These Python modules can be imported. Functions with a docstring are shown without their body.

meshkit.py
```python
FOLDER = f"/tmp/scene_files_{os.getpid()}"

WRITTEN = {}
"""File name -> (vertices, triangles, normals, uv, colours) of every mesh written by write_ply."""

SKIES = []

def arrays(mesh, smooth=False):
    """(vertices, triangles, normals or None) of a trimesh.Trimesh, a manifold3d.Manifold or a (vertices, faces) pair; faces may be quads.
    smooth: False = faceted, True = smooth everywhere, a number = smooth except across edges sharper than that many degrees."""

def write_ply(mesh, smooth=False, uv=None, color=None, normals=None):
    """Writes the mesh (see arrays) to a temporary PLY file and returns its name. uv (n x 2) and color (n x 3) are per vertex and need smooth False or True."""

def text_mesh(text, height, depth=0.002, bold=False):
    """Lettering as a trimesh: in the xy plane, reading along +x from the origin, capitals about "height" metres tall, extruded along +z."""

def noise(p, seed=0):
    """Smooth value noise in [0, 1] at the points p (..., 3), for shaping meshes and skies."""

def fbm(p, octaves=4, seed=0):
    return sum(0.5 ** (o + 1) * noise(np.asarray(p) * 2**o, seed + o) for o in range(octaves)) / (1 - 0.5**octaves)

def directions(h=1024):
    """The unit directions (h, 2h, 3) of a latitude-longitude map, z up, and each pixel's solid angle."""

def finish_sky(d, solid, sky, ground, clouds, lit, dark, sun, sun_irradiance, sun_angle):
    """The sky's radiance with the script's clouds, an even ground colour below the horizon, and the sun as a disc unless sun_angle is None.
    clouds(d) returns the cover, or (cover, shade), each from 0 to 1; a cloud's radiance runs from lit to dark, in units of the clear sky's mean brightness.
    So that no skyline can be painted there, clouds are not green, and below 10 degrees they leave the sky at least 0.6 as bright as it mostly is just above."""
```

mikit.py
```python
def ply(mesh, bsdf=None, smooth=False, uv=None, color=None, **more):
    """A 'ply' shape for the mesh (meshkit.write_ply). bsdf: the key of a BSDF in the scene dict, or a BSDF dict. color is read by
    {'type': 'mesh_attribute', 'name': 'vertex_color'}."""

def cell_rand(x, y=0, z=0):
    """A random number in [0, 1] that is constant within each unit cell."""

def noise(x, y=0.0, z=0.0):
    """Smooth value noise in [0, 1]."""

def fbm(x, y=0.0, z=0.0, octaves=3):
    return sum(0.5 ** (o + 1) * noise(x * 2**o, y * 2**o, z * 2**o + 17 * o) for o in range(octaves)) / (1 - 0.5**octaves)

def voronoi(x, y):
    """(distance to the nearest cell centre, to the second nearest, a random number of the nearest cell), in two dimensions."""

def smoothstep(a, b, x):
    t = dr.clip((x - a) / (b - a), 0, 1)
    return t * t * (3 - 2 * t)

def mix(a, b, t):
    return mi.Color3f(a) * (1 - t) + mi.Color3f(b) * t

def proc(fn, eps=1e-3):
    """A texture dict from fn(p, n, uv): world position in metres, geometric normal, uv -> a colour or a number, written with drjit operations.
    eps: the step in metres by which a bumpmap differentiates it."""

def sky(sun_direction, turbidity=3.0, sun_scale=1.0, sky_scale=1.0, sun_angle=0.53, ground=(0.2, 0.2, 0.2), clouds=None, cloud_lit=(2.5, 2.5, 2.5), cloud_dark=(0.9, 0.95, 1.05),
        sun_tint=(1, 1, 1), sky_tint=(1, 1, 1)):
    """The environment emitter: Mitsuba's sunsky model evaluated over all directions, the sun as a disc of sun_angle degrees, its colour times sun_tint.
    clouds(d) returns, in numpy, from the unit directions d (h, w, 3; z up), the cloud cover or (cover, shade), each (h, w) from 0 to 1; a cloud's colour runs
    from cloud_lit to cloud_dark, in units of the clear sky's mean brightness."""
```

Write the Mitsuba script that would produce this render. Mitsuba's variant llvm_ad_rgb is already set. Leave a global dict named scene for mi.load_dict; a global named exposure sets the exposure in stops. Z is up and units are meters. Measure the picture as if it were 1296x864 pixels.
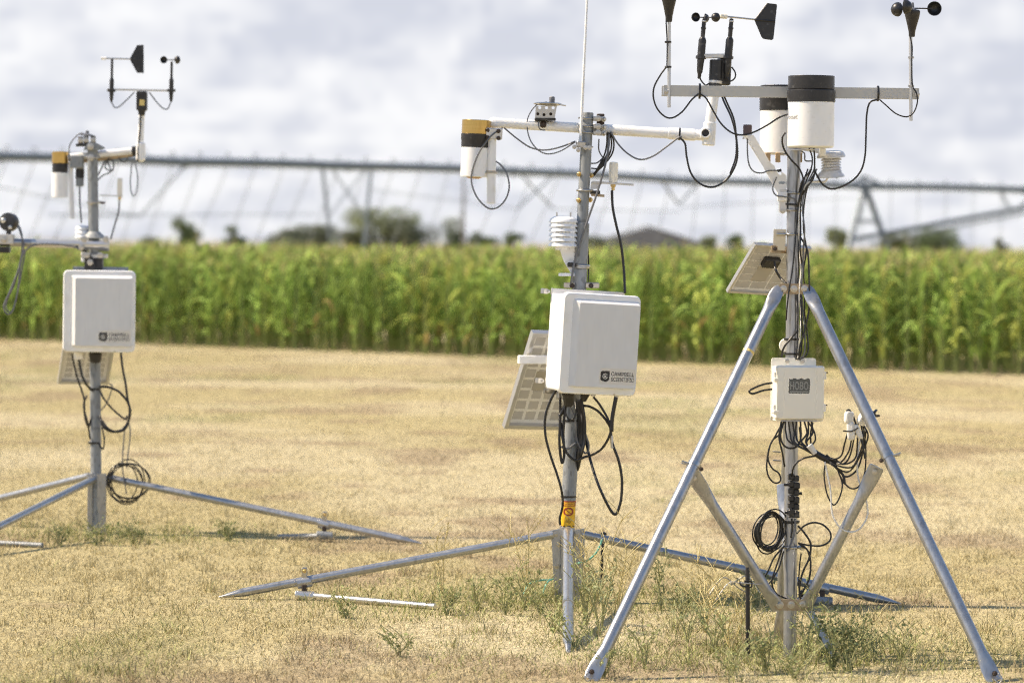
import math, numpy as np, trimesh, mitsuba as mi, mikit, meshkit
from mikit import proc, noise, fbm, smoothstep, mix
from shapely.geometry import Polygon, Point
import drjit as dr

T = mi.ScalarTransform4f
scene, labels = {}, {}
rng = np.random.default_rng(7)

# ------------------------------------------------------------------ camera, sky, exposure
FOC, PW, PH = 4500.0, 1296.0, 864.0          # focal length in photograph pixels
CAM = np.array([0.0, 0.0, 1.38])
PITCH, ROLL = math.atan(121 / FOC), math.atan(12 / 1296)
FWD = np.array([0, math.cos(PITCH), -math.sin(PITCH)])
UP0 = np.array([0, math.sin(PITCH), math.cos(PITCH)])
RIGHT = np.array([math.cos(ROLL), 0, 0]) + math.sin(ROLL) * UP0
UP = np.array([-math.sin(ROLL), 0, 0]) + math.cos(ROLL) * UP0
scene['camera'] = {
    'type': 'thinlens', 'fov_axis': 'x', 'fov': 2 * math.degrees(math.atan(PW / 2 / FOC)),
    'aperture_radius': 0.0165, 'focus_distance': 12.7, 'near_clip': 0.1, 'far_clip': 9000.0,
    'to_world': T().look_at(origin=CAM.tolist(), target=(CAM + FWD).tolist(), up=UP.tolist()),
}
exposure = 2.4
SUN_EL, SUN_BACK = math.radians(48), math.radians(3.5)
sun_dir = (-math.cos(SUN_EL) * math.cos(SUN_BACK), math.cos(SUN_EL) * math.sin(SUN_BACK), math.sin(SUN_EL))


def clouds(d):
    az, el = np.arctan2(d[..., 0], d[..., 1]), np.arcsin(np.clip(d[..., 2], -1, 1))
    # the layer is seen edge on near the horizon, so its cells flatten there
    v = np.log(np.maximum(el, 0) + 0.03) * 5.0
    p = np.stack([az * 62 + 0.6 * v, v * 2.0, 0 * az], -1)
    n = meshkit.fbm(p + 31.3, 5, seed=3)
    m = meshkit.fbm(p * 0.35 + 7.7, 3, seed=11)
    low = np.clip(1 - el / 0.5, 0, 1)
    cover = np.clip((n * 0.6 + m * 0.55 + 0.32 * low + 0.30 * np.clip(1 - el / 0.16, 0, 1) - 0.62) / 0.16, 0, 1) * 0.985
    q = p + 0.9 * np.stack([meshkit.fbm(p * 0.7 + 5.5, 3, seed=21), meshkit.fbm(p * 0.7 + 9.1, 3, seed=22), 0 * az], -1)
    here = meshkit.fbm(q + 31.3, 6, seed=3)
    above = meshkit.fbm(q + np.array([-0.22, 0.38, 0]) + 31.3, 6, seed=3)      # towards the sun
    wide = meshkit.fbm(p * 0.3 + 3.1, 3, seed=5)
    shade = np.clip(0.5 - 2.3 * (here - above) - 1.1 * (here - 0.5) + 1.5 * (wide - 0.5), 0, 1)
    return cover, shade


scene['sky'] = mikit.sky(sun_dir, turbidity=3, ground=(0.3, 0.25, 0.15), clouds=clouds,
                         cloud_lit=(2.02, 2.02, 2.05), cloud_dark=(1.38, 1.43, 1.61))


def at(x, y, d):
    """World point that the photograph shows at pixel (x, y), d metres ahead of the camera."""
    return CAM + d * (FWD + (x - PW / 2) / FOC * RIGHT - (y - PH / 2) / FOC * UP)


def ground(x, y, z=0.0):
    k = FWD + (x - PW / 2) / FOC * RIGHT - (y - PH / 2) / FOC * UP
    return CAM + k * (z - CAM[2]) / k[2]


# ------------------------------------------------------------------ keys and labels
def numbered(key):
    if key not in scene and key not in labels and key not in used:
        used.add(key)
        return key
    i = 1
    while f'{key}_{i:03d}' in used or f'{key}_{i:03d}' in scene:
        i += 1
    used.add(f'{key}_{i:03d}')
    return f'{key}_{i:03d}'


used = set()


def thing(name, label, category, group=None):
    key = numbered(name)
    labels[key] = {'label': label, 'category': category}
    if group:
        labels[key]['group'] = group
    return key


def part(parent, name, label=None):
    """The key of a part that has sub-parts but no shape of its own."""
    key = numbered(f'{parent}__{name}')
    if label:
        labels[key] = {'label': label}
    return key


def add(parent, name, mesh, mat, smooth=35, label=None, kind=None, **more):
    key = numbered(f'{parent}__{name}' if parent else name)
    scene[key] = mikit.ply(mesh, mat, smooth=smooth, **more)
    if label or kind:
        labels[key] = {}
        if label:
            labels[key]['label'] = label
        if kind:
            labels[key]['kind'] = kind
    return key


# ------------------------------------------------------------------ mesh helpers
def tm(v, f):
    f = np.asarray(f)
    if f.shape[1] == 4:
        f = np.vstack([f[:, [0, 1, 2]], f[:, [0, 2, 3]]])
    return trimesh.Trimesh(np.asarray(v, float), f, process=False)


def cat(*ms):
    return trimesh.util.concatenate(list(ms))


def unit(v):
    v = np.asarray(v, float)
    return v / np.linalg.norm(v)


def loft(rings, cap=True):
    rings = np.asarray(rings, float)
    m, n = rings.shape[:2]
    i, j = np.meshgrid(np.arange(m - 1), np.arange(n), indexing='ij')
    q = np.stack([i * n + j, i * n + (j + 1) % n, (i + 1) * n + (j + 1) % n, (i + 1) * n + j], -1).reshape(-1, 4)
    v, f = rings.reshape(-1, 3), np.vstack([q[:, [0, 1, 2]], q[:, [0, 2, 3]]])
    if cap:
        c = len(v)
        v = np.vstack([v, rings[0].mean(0), rings[-1].mean(0)])
        k = np.arange(n)
        f = np.vstack([f, np.stack([k * 0 + c, (k + 1) % n, k], 1), np.stack([k * 0 + c + 1, (m - 1) * n + k, (m - 1) * n + (k + 1) % n], 1)])
    t = tm(v, f)
    if t.volume < 0:
        t.invert()
    return t


def frames(pts):
    p = np.asarray(pts, float)
    t = np.gradient(p, axis=0)
    t /= np.linalg.norm(t, axis=1, keepdims=True) + 1e-12
    a = np.cross(t[0], [0, 0, 1.0] if abs(t[0][2]) < 0.9 else [1.0, 0, 0])
    A = []
    for k in t:
        a = unit(a - k * (a @ k))
        A.append(a)
    A = np.array(A)
    return p, t, A, np.cross(t, A)


def tube(pts, r, n=10):
    p, t, a, b = frames(pts)
    r = np.broadcast_to(r, (len(p),))
    th = np.arange(n) * 2 * np.pi / n
    return loft(p[:, None] + r[:, None, None] * (np.cos(th)[None, :, None] * a[:, None] + np.sin(th)[None, :, None] * b[:, None]))


def pipe(p0, p1, r0, r1=None, n=24):
    """A straight pipe with a narrow chamfer at both ends."""
    p0, p1 = np.asarray(p0, float), np.asarray(p1, float)
    r1 = r0 if r1 is None else r1
    e = min(0.12 * max(r0, r1), 0.2 * np.linalg.norm(p1 - p0))
    d = unit(p1 - p0) * e
    return tube([p0, p0 + d, p1 - d, p1], [r0 - e, r0, r1, r1 - e], n)


def spline(pts, per=8):
    p = np.asarray(pts, float)
    q = np.vstack([2 * p[0] - p[1], p, 2 * p[-1] - p[-2]])
    out = []
    for i in range(1, len(q) - 2):
        t = np.linspace(0, 1, per, endpoint=False)[:, None]
        a, b, c, d = q[i - 1:i + 3]
        out.append(0.5 * (2 * b + (c - a) * t + (2 * a - 5 * b + 4 * c - d) * t ** 2 + (3 * b - a - 3 * c + d) * t ** 3))
    return np.vstack(out + [p[-1:]])


def lathe(p0, axis, prof, n=40):
    """prof: (radius, distance along axis) pairs, from p0."""
    p0, z = np.asarray(p0, float), unit(axis)
    x = unit(np.cross([0, 1.0, 0], z)) if abs(z[1]) < 0.9 else unit(np.cross([1.0, 0, 0], z))
    y = np.cross(z, x)
    th = np.arange(n) * 2 * np.pi / n
    c = np.cos(th)[:, None] * x + np.sin(th)[:, None] * y
    return loft([p0 + z * h + c * max(r, 1e-5) for r, h in prof])


def box(sx, sy, sz, c=0.0, centre=(0, 0, 0)):
    """A box with chamfered edges."""
    if c <= 0:
        m = trimesh.creation.box((sx, sy, sz))
    else:
        pts = []
        for a in (-1, 1):
            for b in (-1, 1):
                for d in (-1, 1):
                    pts += [(a * (sx / 2 - c), b * (sy / 2 - c), d * sz / 2), (a * (sx / 2 - c), b * sy / 2, d * (sz / 2 - c)), (a * sx / 2, b * (sy / 2 - c), d * (sz / 2 - c))]
        m = trimesh.convex.convex_hull(np.array(pts))
    m.apply_translation(centre)
    return m


def basis(o, x, y, z):
    m = np.eye(4)
    m[:3, 0], m[:3, 1], m[:3, 2], m[:3, 3] = x, y, z, o
    return m


def rot(axis, deg):
    return trimesh.transformations.rotation_matrix(math.radians(deg), axis)


def place(o, yaw=0, lean=0, pitch=0):
    m = rot([0, 1, 0], lean) @ rot([0, 0, 1], yaw) @ rot([1, 0, 0], pitch)
    m[:3, 3] = o
    return m


def tr(mesh, m):
    mesh = mesh.copy()
    mesh.apply_transform(m)
    return mesh


def rrect(w, h, r, y, n=5, cx=0, cz=0):
    out = []
    for k, (a, b) in enumerate(((1, 1), (-1, 1), (-1, -1), (1, -1))):
        th = np.linspace(k * np.pi / 2, (k + 1) * np.pi / 2, n)
        out.append(np.stack([cx + a * (w / 2 - r) + r * np.cos(th), 0 * th + y, cz + b * (h / 2 - r) + r * np.sin(th)], 1))
    return np.vstack(out)


def beam(p0, p1, w, h, side, c=0.001):
    """A bar of w (along side) by h between two points."""
    p0, p1 = np.asarray(p0, float), np.asarray(p1, float)
    z = unit(p1 - p0)
    x = unit(np.asarray(side, float) - z * (np.asarray(side, float) @ z))
    return tr(box(w, h, np.linalg.norm(p1 - p0), c), basis((p0 + p1) / 2, x, np.cross(z, x), z))


def bolt(p, n, r, h):
    """A hexagon bolt head on a washer, standing on p along n."""
    n = unit(n)
    return cat(lathe(p, n, [(r * 1.45, 0), (r * 1.45, h * 0.2), (r * 0.9, h * 0.22)], 16), lathe(np.asarray(p) + n * h * 0.15, n, [(r, 0), (r, h * 0.75), (r * 0.8, h * 0.85)], 6))


def flat_tube(p0, p1, prof, side, n=24):
    """A tube pressed flat where prof says so: (fraction of length, half width along side, half thickness)."""
    p0, p1 = np.asarray(p0, float), np.asarray(p1, float)
    z = unit(p1 - p0)
    x = unit(np.asarray(side, float) - z * (np.asarray(side, float) @ z))
    y = np.cross(z, x)
    th = np.arange(n) * 2 * np.pi / n
    return loft([p0 + (p1 - p0) * t + a * np.cos(th)[:, None] * x + b * np.sin(th)[:, None] * y for t, a, b in prof])


# ------------------------------------------------------------------ materials
def rgb(*c):
    return {'type': 'rgb', 'value': list(c)}


def pr(color, rough=0.5, metallic=0.0, **k):
    return {'type': 'twosided', 'bsdf': {'type': 'principled', 'base_color': rgb(*color) if isinstance(color, tuple) else color, 'roughness': rough, 'metallic': metallic, **k}}


def galv(p, n, uv):
    a = fbm(p.x * 60, p.y * 60, p.z * 34, 3)
    b = noise(p.x * 9, p.y * 9, p.z * 5)
    s = smoothstep(0.62, 0.75, noise(p.x * 140, p.y * 140, p.z * 30)) + 1.6 * smoothstep(0.66, 0.74, fbm(p.x * 38 + 7, p.y * 38, p.z * 14, 4))
    return mix((0.315, 0.325, 0.345), (0.47, 0.48, 0.50), a * 0.6 + b * 0.4) * (1 - 0.12 * s)


def galv_rough(p, n, uv):
    return 0.22 + 0.16 * fbm(p.x * 45, p.y * 45, p.z * 30, 2)


def dull(p, n, uv):
    a = fbm(p.x * 30, p.y * 30, p.z * 12, 3)
    s = smoothstep(0.66, 0.72, noise(p.x * 90, p.y * 90, p.z * 40))
    return mix((0.22, 0.24, 0.26), (0.29, 0.31, 0.33), a) * (1 - 0.3 * s)


def dusty_white(p, n, uv):
    a = smoothstep(0.52, 0.8, fbm(p.x * 22 + 3, p.y * 22, p.z * 9, 4))
    s = smoothstep(0.78, 0.84, noise(p.x * 150, p.y * 150, p.z * 150))
    return mix((0.795, 0.81, 0.835), (0.71, 0.70, 0.67), a * 0.5 + s * 0.4)


def door_grey(p, n, uv):
    a = fbm(p.x * 70, p.y * 70, p.z * 12, 3)
    b = fbm(p.x * 9, p.y * 9, p.z * 5, 3)
    st = smoothstep(0.6, 0.85, fbm(p.x * 160, p.y * 160, p.z * 5, 3)) * smoothstep(0.4, 0.7, b)
    return mix((0.58, 0.595, 0.62), (0.72, 0.73, 0.75), 0.5 * a + 0.5 * b) * (1 - 0.12 * st)


def brushed_gold(p, n, uv):
    return mix((0.52, 0.33, 0.085), (0.66, 0.45, 0.17), fbm(p.x * 10, p.y * 10, p.z * 300, 2))


def zinc_plate(p, n, uv):
    return mix((0.34, 0.23, 0.12), (0.46, 0.38, 0.27), fbm(p.x * 90, p.y * 90, p.z * 90, 3))


def black_worn(p, n, uv):
    s = smoothstep(0.6, 0.8, fbm(p.x * 60, p.y * 60, p.z * 60, 3))
    return mix((0.018, 0.018, 0.02), (0.06, 0.06, 0.062), s)


M = scene
M['galvanised'] = pr(proc(galv), proc(galv_rough), 0.78)
M['mast_grey'] = pr(proc(dull), 0.5, 0.25)
M['aluminium'] = pr((0.58, 0.58, 0.58), 0.36, 0.8)
M['bar_aluminium'] = pr((0.50, 0.50, 0.49), 0.5, 0.5)
M['steel'] = pr((0.48, 0.47, 0.45), 0.25, 0.95)
M['zinc'] = pr(proc(zinc_plate), 0.45, 0.3)
M['brass'] = pr((0.60, 0.45, 0.20), 0.3, 0.9)
M['gold'] = pr(proc(brushed_gold), 0.24, 0.95)
M['white_plastic'] = pr(proc(dusty_white), 0.4)
M['pvc'] = pr(proc(lambda p, n, uv: mix((0.79, 0.80, 0.815), (0.72, 0.705, 0.66), smoothstep(0.55, 0.85, fbm(p.x * 20, p.y * 20, p.z * 20, 3)))), 0.32)
M['shield_grey'] = pr((0.62, 0.62, 0.63), 0.22)
M['door'] = pr(proc(door_grey), 0.55)
M['cream_plastic'] = pr((0.80, 0.775, 0.70), 0.42)
M['black_plastic'] = pr(proc(black_worn), 0.38)
M['cable_black'] = pr((0.016, 0.016, 0.017), 0.3)
M['cable_grey'] = pr((0.13, 0.135, 0.15), 0.4)
M['cable_white'] = pr((0.72, 0.71, 0.68), 0.4)
M['rust'] = pr(proc(lambda p, n, uv: mix((0.03, 0.026, 0.024), (0.09, 0.06, 0.045), fbm(p.x * 80, p.y * 80, p.z * 50, 3))), 0.75)
M['backsheet'] = pr((0.74, 0.74, 0.73), 0.5)
M['cell'] = pr((0.46, 0.455, 0.45), 0.5)
M['print_black'] = pr((0.015, 0.015, 0.018), 0.5)
M['print_light'] = pr((0.25, 0.255, 0.245), 0.5)
M['plaque'] = pr((0.10, 0.105, 0.10), 0.45)
M['label_pale'] = pr((0.66, 0.64, 0.60), 0.35)
M['label_grey'] = pr((0.40, 0.38, 0.34), 0.5)
M['sensor_brown'] = pr((0.09, 0.06, 0.065), 0.4)
M['tan_plastic'] = pr((0.42, 0.29, 0.16), 0.5)
M['teal_twine'] = pr((0.16, 0.42, 0.33), 0.7)
M['yellow_tape'] = pr((0.70, 0.55, 0.20), 0.5)
M['dead_wood'] = pr((0.62, 0.57, 0.48), 0.8)


def warning(p, n, uv):
    u, v = uv.x, uv.y
    yellow, red, dark = mi.Color3f(0.80, 0.47, 0.02), mi.Color3f(0.30, 0.05, 0.02), mi.Color3f(0.04, 0.02, 0.01)
    c = mi.Color3f(yellow)
    head = (v > 0.80)
    lines = (dr.abs(v - 0.86) < 0.018) | (dr.abs(v - 0.93) < 0.018)
    c = dr.select(head, dr.select(lines & (u > 0.1) & (u < 0.9), yellow, red), c)
    rr = dr.sqrt(dr.square((u - 0.5) * 0.5) + dr.square(v - 0.60))
    c = dr.select((dr.abs(rr - 0.13) < 0.03) | (dr.abs((u - 0.5) * 0.5 + (v - 0.6)) < 0.02) & (rr < 0.13), red, c)
    d = dr.square((u - 0.5) / 0.25) + dr.square((v - 0.26) / 0.12)
    c = dr.select((d < 1) & (noise(u * 9, v * 18) > 0.45), dark * 0.5 + yellow * 0.5, c)
    c = dr.select((v < 0.09) & (noise(u * 16, v * 30) > 0.5), dark, c)
    return c


M['warning_print'] = pr(proc(warning), 0.4)


# ------------------------------------------------------------------ setting: ground, grass
def gn(x, y, o=3, z=0.0):
    """mikit.fbm in numpy, so that blades take the colour of the ground they stand on."""
    x, y = np.asarray(x, float), np.asarray(y, float)
    s = 0
    for k in range(o):
        p = np.stack([x * 2 ** k, y * 2 ** k, np.zeros_like(x) + z * 2 ** k + 17 * k], -1)
        s = s + 0.5 ** (k + 1) * meshkit.noise(p + 1000000)
    return s / (1 - 0.5 ** o)


BASES = [ground(719, 762), ground(122, 676), ground(1000, 832)]
GREEN_SPOTS = [(BASES[0][0], BASES[0][1], 1.0), (BASES[1][0] + 0.1, BASES[1][1] - 0.1, 0.75), (BASES[2][0] - 0.1, BASES[2][1] + 0.1, 1.0),
               (ground(560, 775)[0], ground(560, 775)[1], 0.5), (ground(860, 770)[0], ground(860, 770)[1], 0.6)]


def np_ss(a, b, x):
    t = np.clip((x - a) / (b - a), 0, 1)
    return t * t * (3 - 2 * t)


STRAW, PALE, BROWN, GREEN = (0.45, 0.390, 0.222), (0.53, 0.468, 0.305), (0.32, 0.250, 0.170), (0.245, 0.260, 0.105)


def ground_colour(p, n, uv):
    x, y = p.x, p.y
    a, b = fbm(x * 0.55, y * 0.40, 0, 4), fbm(x * 1.7 + 9, y * 1.3, 0, 4)
    c = mix(STRAW, PALE, smoothstep(0.35, 0.65, a))
    c = mix(c, BROWN, 0.65 * smoothstep(0.52, 0.72, b))
    g = 0.32 * smoothstep(0.60, 0.78, fbm(x * 0.8 + 40, y * 0.5, 0, 3))
    c = mix(c, GREEN, g)
    f = fbm(x * 55, y * 40, 0, 3)
    return c * (0.60 + 0.58 * f)


def blade_colour(x, y):
    a, b = gn(x * 0.55, y * 0.40, 4), gn(x * 1.7 + 9, y * 1.3, 4)
    lerp = lambda A, B, t: A * (1 - t[:, None]) + np.asarray(B) * t[:, None]
    c = lerp(np.tile(STRAW, (len(x), 1)), PALE, np_ss(0.35, 0.65, a))
    c = lerp(c, BROWN, 0.65 * np_ss(0.52, 0.72, b))
    g = 0.32 * np_ss(0.60, 0.78, gn(x * 0.8 + 40, y * 0.5, 3))
    for cx, cy, rad in GREEN_SPOTS:
        g = np.maximum(g, 0.75 * np.exp(-(((x - cx) / rad) ** 2 + ((y - cy) / (rad * 0.8)) ** 2)))
    pick = rng.random(len(x)) < g * 1.1
    c[pick] = np.asarray(GREEN) * rng.uniform(0.7, 1.5, (pick.sum(), 1))
    return c * rng.uniform(0.80, 1.22, (len(x), 1)), g


M['soil'] = {'type': 'twosided', 'bsdf': {'type': 'bumpmap', 'scale': 1.0, 'nested_texture': proc(lambda p, n, uv: 0.03 * fbm(p.x * 14, p.y * 14, 0, 3) + 0.012 * fbm(p.x * 80, p.y * 80, 0, 2)),
                                          'nested_bsdf': {'type': 'diffuse', 'reflectance': proc(ground_colour)}}}
add(None, 'ground', tm([(-3000, -300, 0), (3000, -300, 0), (3000, 6000, 0), (-3000, 6000, 0)], [[0, 1, 2, 3]]), 'soil', False, kind='structure',
    label='dry mown field of straw coloured grass')
M['blade'] = {'type': 'twosided', 'bsdf': {'type': 'diffuse', 'reflectance': {'type': 'mesh_attribute', 'name': 'vertex_color'}}}


def blades(x, y, length, width, lean, col):
    n = len(x)
    az, fac = rng.uniform(0, 2 * np.pi, n), rng.uniform(0, 2 * np.pi, n)
    d = np.stack([np.cos(az), np.sin(az)], 1)
    w = np.stack([np.cos(fac), np.sin(fac), 0 * fac], 1) * width[:, None] / 2
    b = np.stack([x, y, 0 * x - 0.004], 1)
    s, c = np.sin(lean), np.cos(lean)
    mid = b + np.concatenate([d * (0.4 * length * s)[:, None], (0.6 * length * c)[:, None]], 1)
    tip = b + np.concatenate([d * (length * np.minimum(s * 1.25, 1))[:, None], (length * c * 0.95)[:, None]], 1)
    v = np.stack([b - w, b + w, mid - w * 0.8, mid + w * 0.8, tip], 1).reshape(-1, 3)
    k = np.arange(n)[:, None] * 5
    f = np.stack([k + [0, 1, 3], k + [0, 3, 2], k + [2, 3, 4]], 1).reshape(-1, 3)
    return v, f, np.repeat(col, 5, 0)


def scatter(y0, y1, density):
    n = int((y1 - y0) * 2 * (y1 * 0.150 + 0.6) * density)
    y = rng.uniform(y0, y1, n)
    x = rng.uniform(-1, 1, n) * (y1 * 0.150 + 0.6)
    keep = np.abs(x) < y * 0.150 + 0.6
    return x[keep], y[keep]


def make_grass():
    V, F, C, o = [], [], [], 0
    for y0, y1, dens, wk in ((10.2, 12.5, 8500, 1.0), (12.5, 15, 6000, 1.1), (15, 19, 3600, 1.3), (19, 26, 1900, 1.6), (26, 52, 420, 2.6)):
        x, y = scatter(y0, y1, dens)
        t = gn(x * 7, y * 7, 2) * 0.6 + gn(x * 2.2, y * 2.2, 2) * 0.4
        keep = rng.random(len(x)) < 0.12 + 1.25 * t * (0.55 + 0.75 * gn(x * 19, y * 19, 2))
        x, y, t = x[keep], y[keep], t[keep]
        col, g = blade_colour(x, y)
        ln = (0.014 + 0.040 * t * rng.uniform(0.4, 1.3, len(x))) * (1 + 1.0 * g)
        tall = rng.random(len(x)) < 0.012
        ln[tall] *= rng.uniform(1.4, 2.2, tall.sum())
        straw = rng.random(len(x)) < 0.05
        ln[straw] = rng.uniform(0.05, 0.12, straw.sum())
        col[straw] = np.asarray(PALE) * rng.uniform(0.95, 1.3, (straw.sum(), 1))
        lean = np.clip(rng.normal(1.08, 0.36, len(x)), 0.05, 1.5)
        lean[straw] = rng.uniform(1.42, 1.55, straw.sum())
        v, f, c = blades(x, y, ln, rng.uniform(0.0016, 0.0036, len(x)) * wk, lean, col)
        V.append(v); F.append(f + o); C.append(c); o += len(v)
    tx, ty = scatter(10.3, 18, 7)
    near = np.array([[b[0] + rng.normal(0, 0.22), b[1] + rng.normal(0, 0.28)] for b, m_ in zip(BASES, (24, 8, 24)) for _ in range(m_)])
    tx, ty = np.concatenate([tx, near[:, 0]]), np.concatenate([ty, near[:, 1]])
    n = 34
    x = (tx[:, None] + rng.normal(0, 0.022, (len(tx), n))).ravel()
    y = (ty[:, None] + rng.normal(0, 0.022, (len(tx), n))).ravel()
    col, g = blade_colour(x, y)
    ln = np.repeat(rng.uniform(0.045, 0.10, len(tx)), n) * rng.uniform(0.5, 1.15, len(x))
    v, f, c = blades(x, y, ln, rng.uniform(0.0016, 0.003, len(x)), np.clip(rng.normal(0.55, 0.3, len(x)), 0.05, 1.3), col * 1.05)
    V.append(v); F.append(f + o); C.append(c); o += len(v)
    add(None, 'dry_grass', tm(np.vstack(V), np.vstack(F)), 'blade', False, color=np.vstack(C), kind='stuff', label='short dry straw coloured grass blades covering the field')


make_grass()

# ------------------------------------------------------------------ setting: corn
M['corn_leaf'] = {'type': 'principledthin', 'base_color': {'type': 'mesh_attribute', 'name': 'vertex_color'}, 'roughness': 0.3, 'diff_trans': 0.7, 'spec_trans': 0.0, 'eta': 1.4}


def leaf_strips(base, az, length, rise, droop, width, col, seg=4):
    """Arching leaf blades, all at once."""
    n = len(base)
    t = np.linspace(0, 1, seg + 1)
    out = length[:, None] * (0.45 * t + 0.75 * t ** 2) * np.cos(rise)[:, None]
    up = length[:, None] * (t * np.sin(rise)[:, None] - droop[:, None] * t ** 2.4)
    d = np.stack([np.cos(az), np.sin(az)], 1)
    w = np.stack([-np.sin(az), np.cos(az), 0 * az], 1)
    c = np.concatenate([base[:, None, :2] + out[..., None] * d[:, None], (base[:, 2:] + up)[..., None]], 2)
    wid = width[:, None] * np.array([0.55, 1.0, 0.9, 0.6, 0.02][:seg + 1] if seg == 4 else np.linspace(1, 0.05, seg + 1)) / 2
    tw = rng.uniform(-0.5, 0.5, n)
    side = w[:, None] * wid[..., None] + np.concatenate([np.zeros((n, seg + 1, 2)), (wid * np.sin(tw)[:, None] * 1.2)[..., None]], 2)
    v = np.stack([c - side, c + side], 2).reshape(-1, 3)
    k = (np.arange(n) * 2 * (seg + 1))[:, None, None]
    q = np.array([[2 * s, 2 * s + 1, 2 * s + 3, 2 * s + 2] for s in range(seg)])[None] + k
    q = q.reshape(-1, 4)
    return v, np.vstack([q[:, [0, 1, 2]], q[:, [0, 2, 3]]]), np.repeat(col, 2 * (seg + 1), 0)


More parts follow.
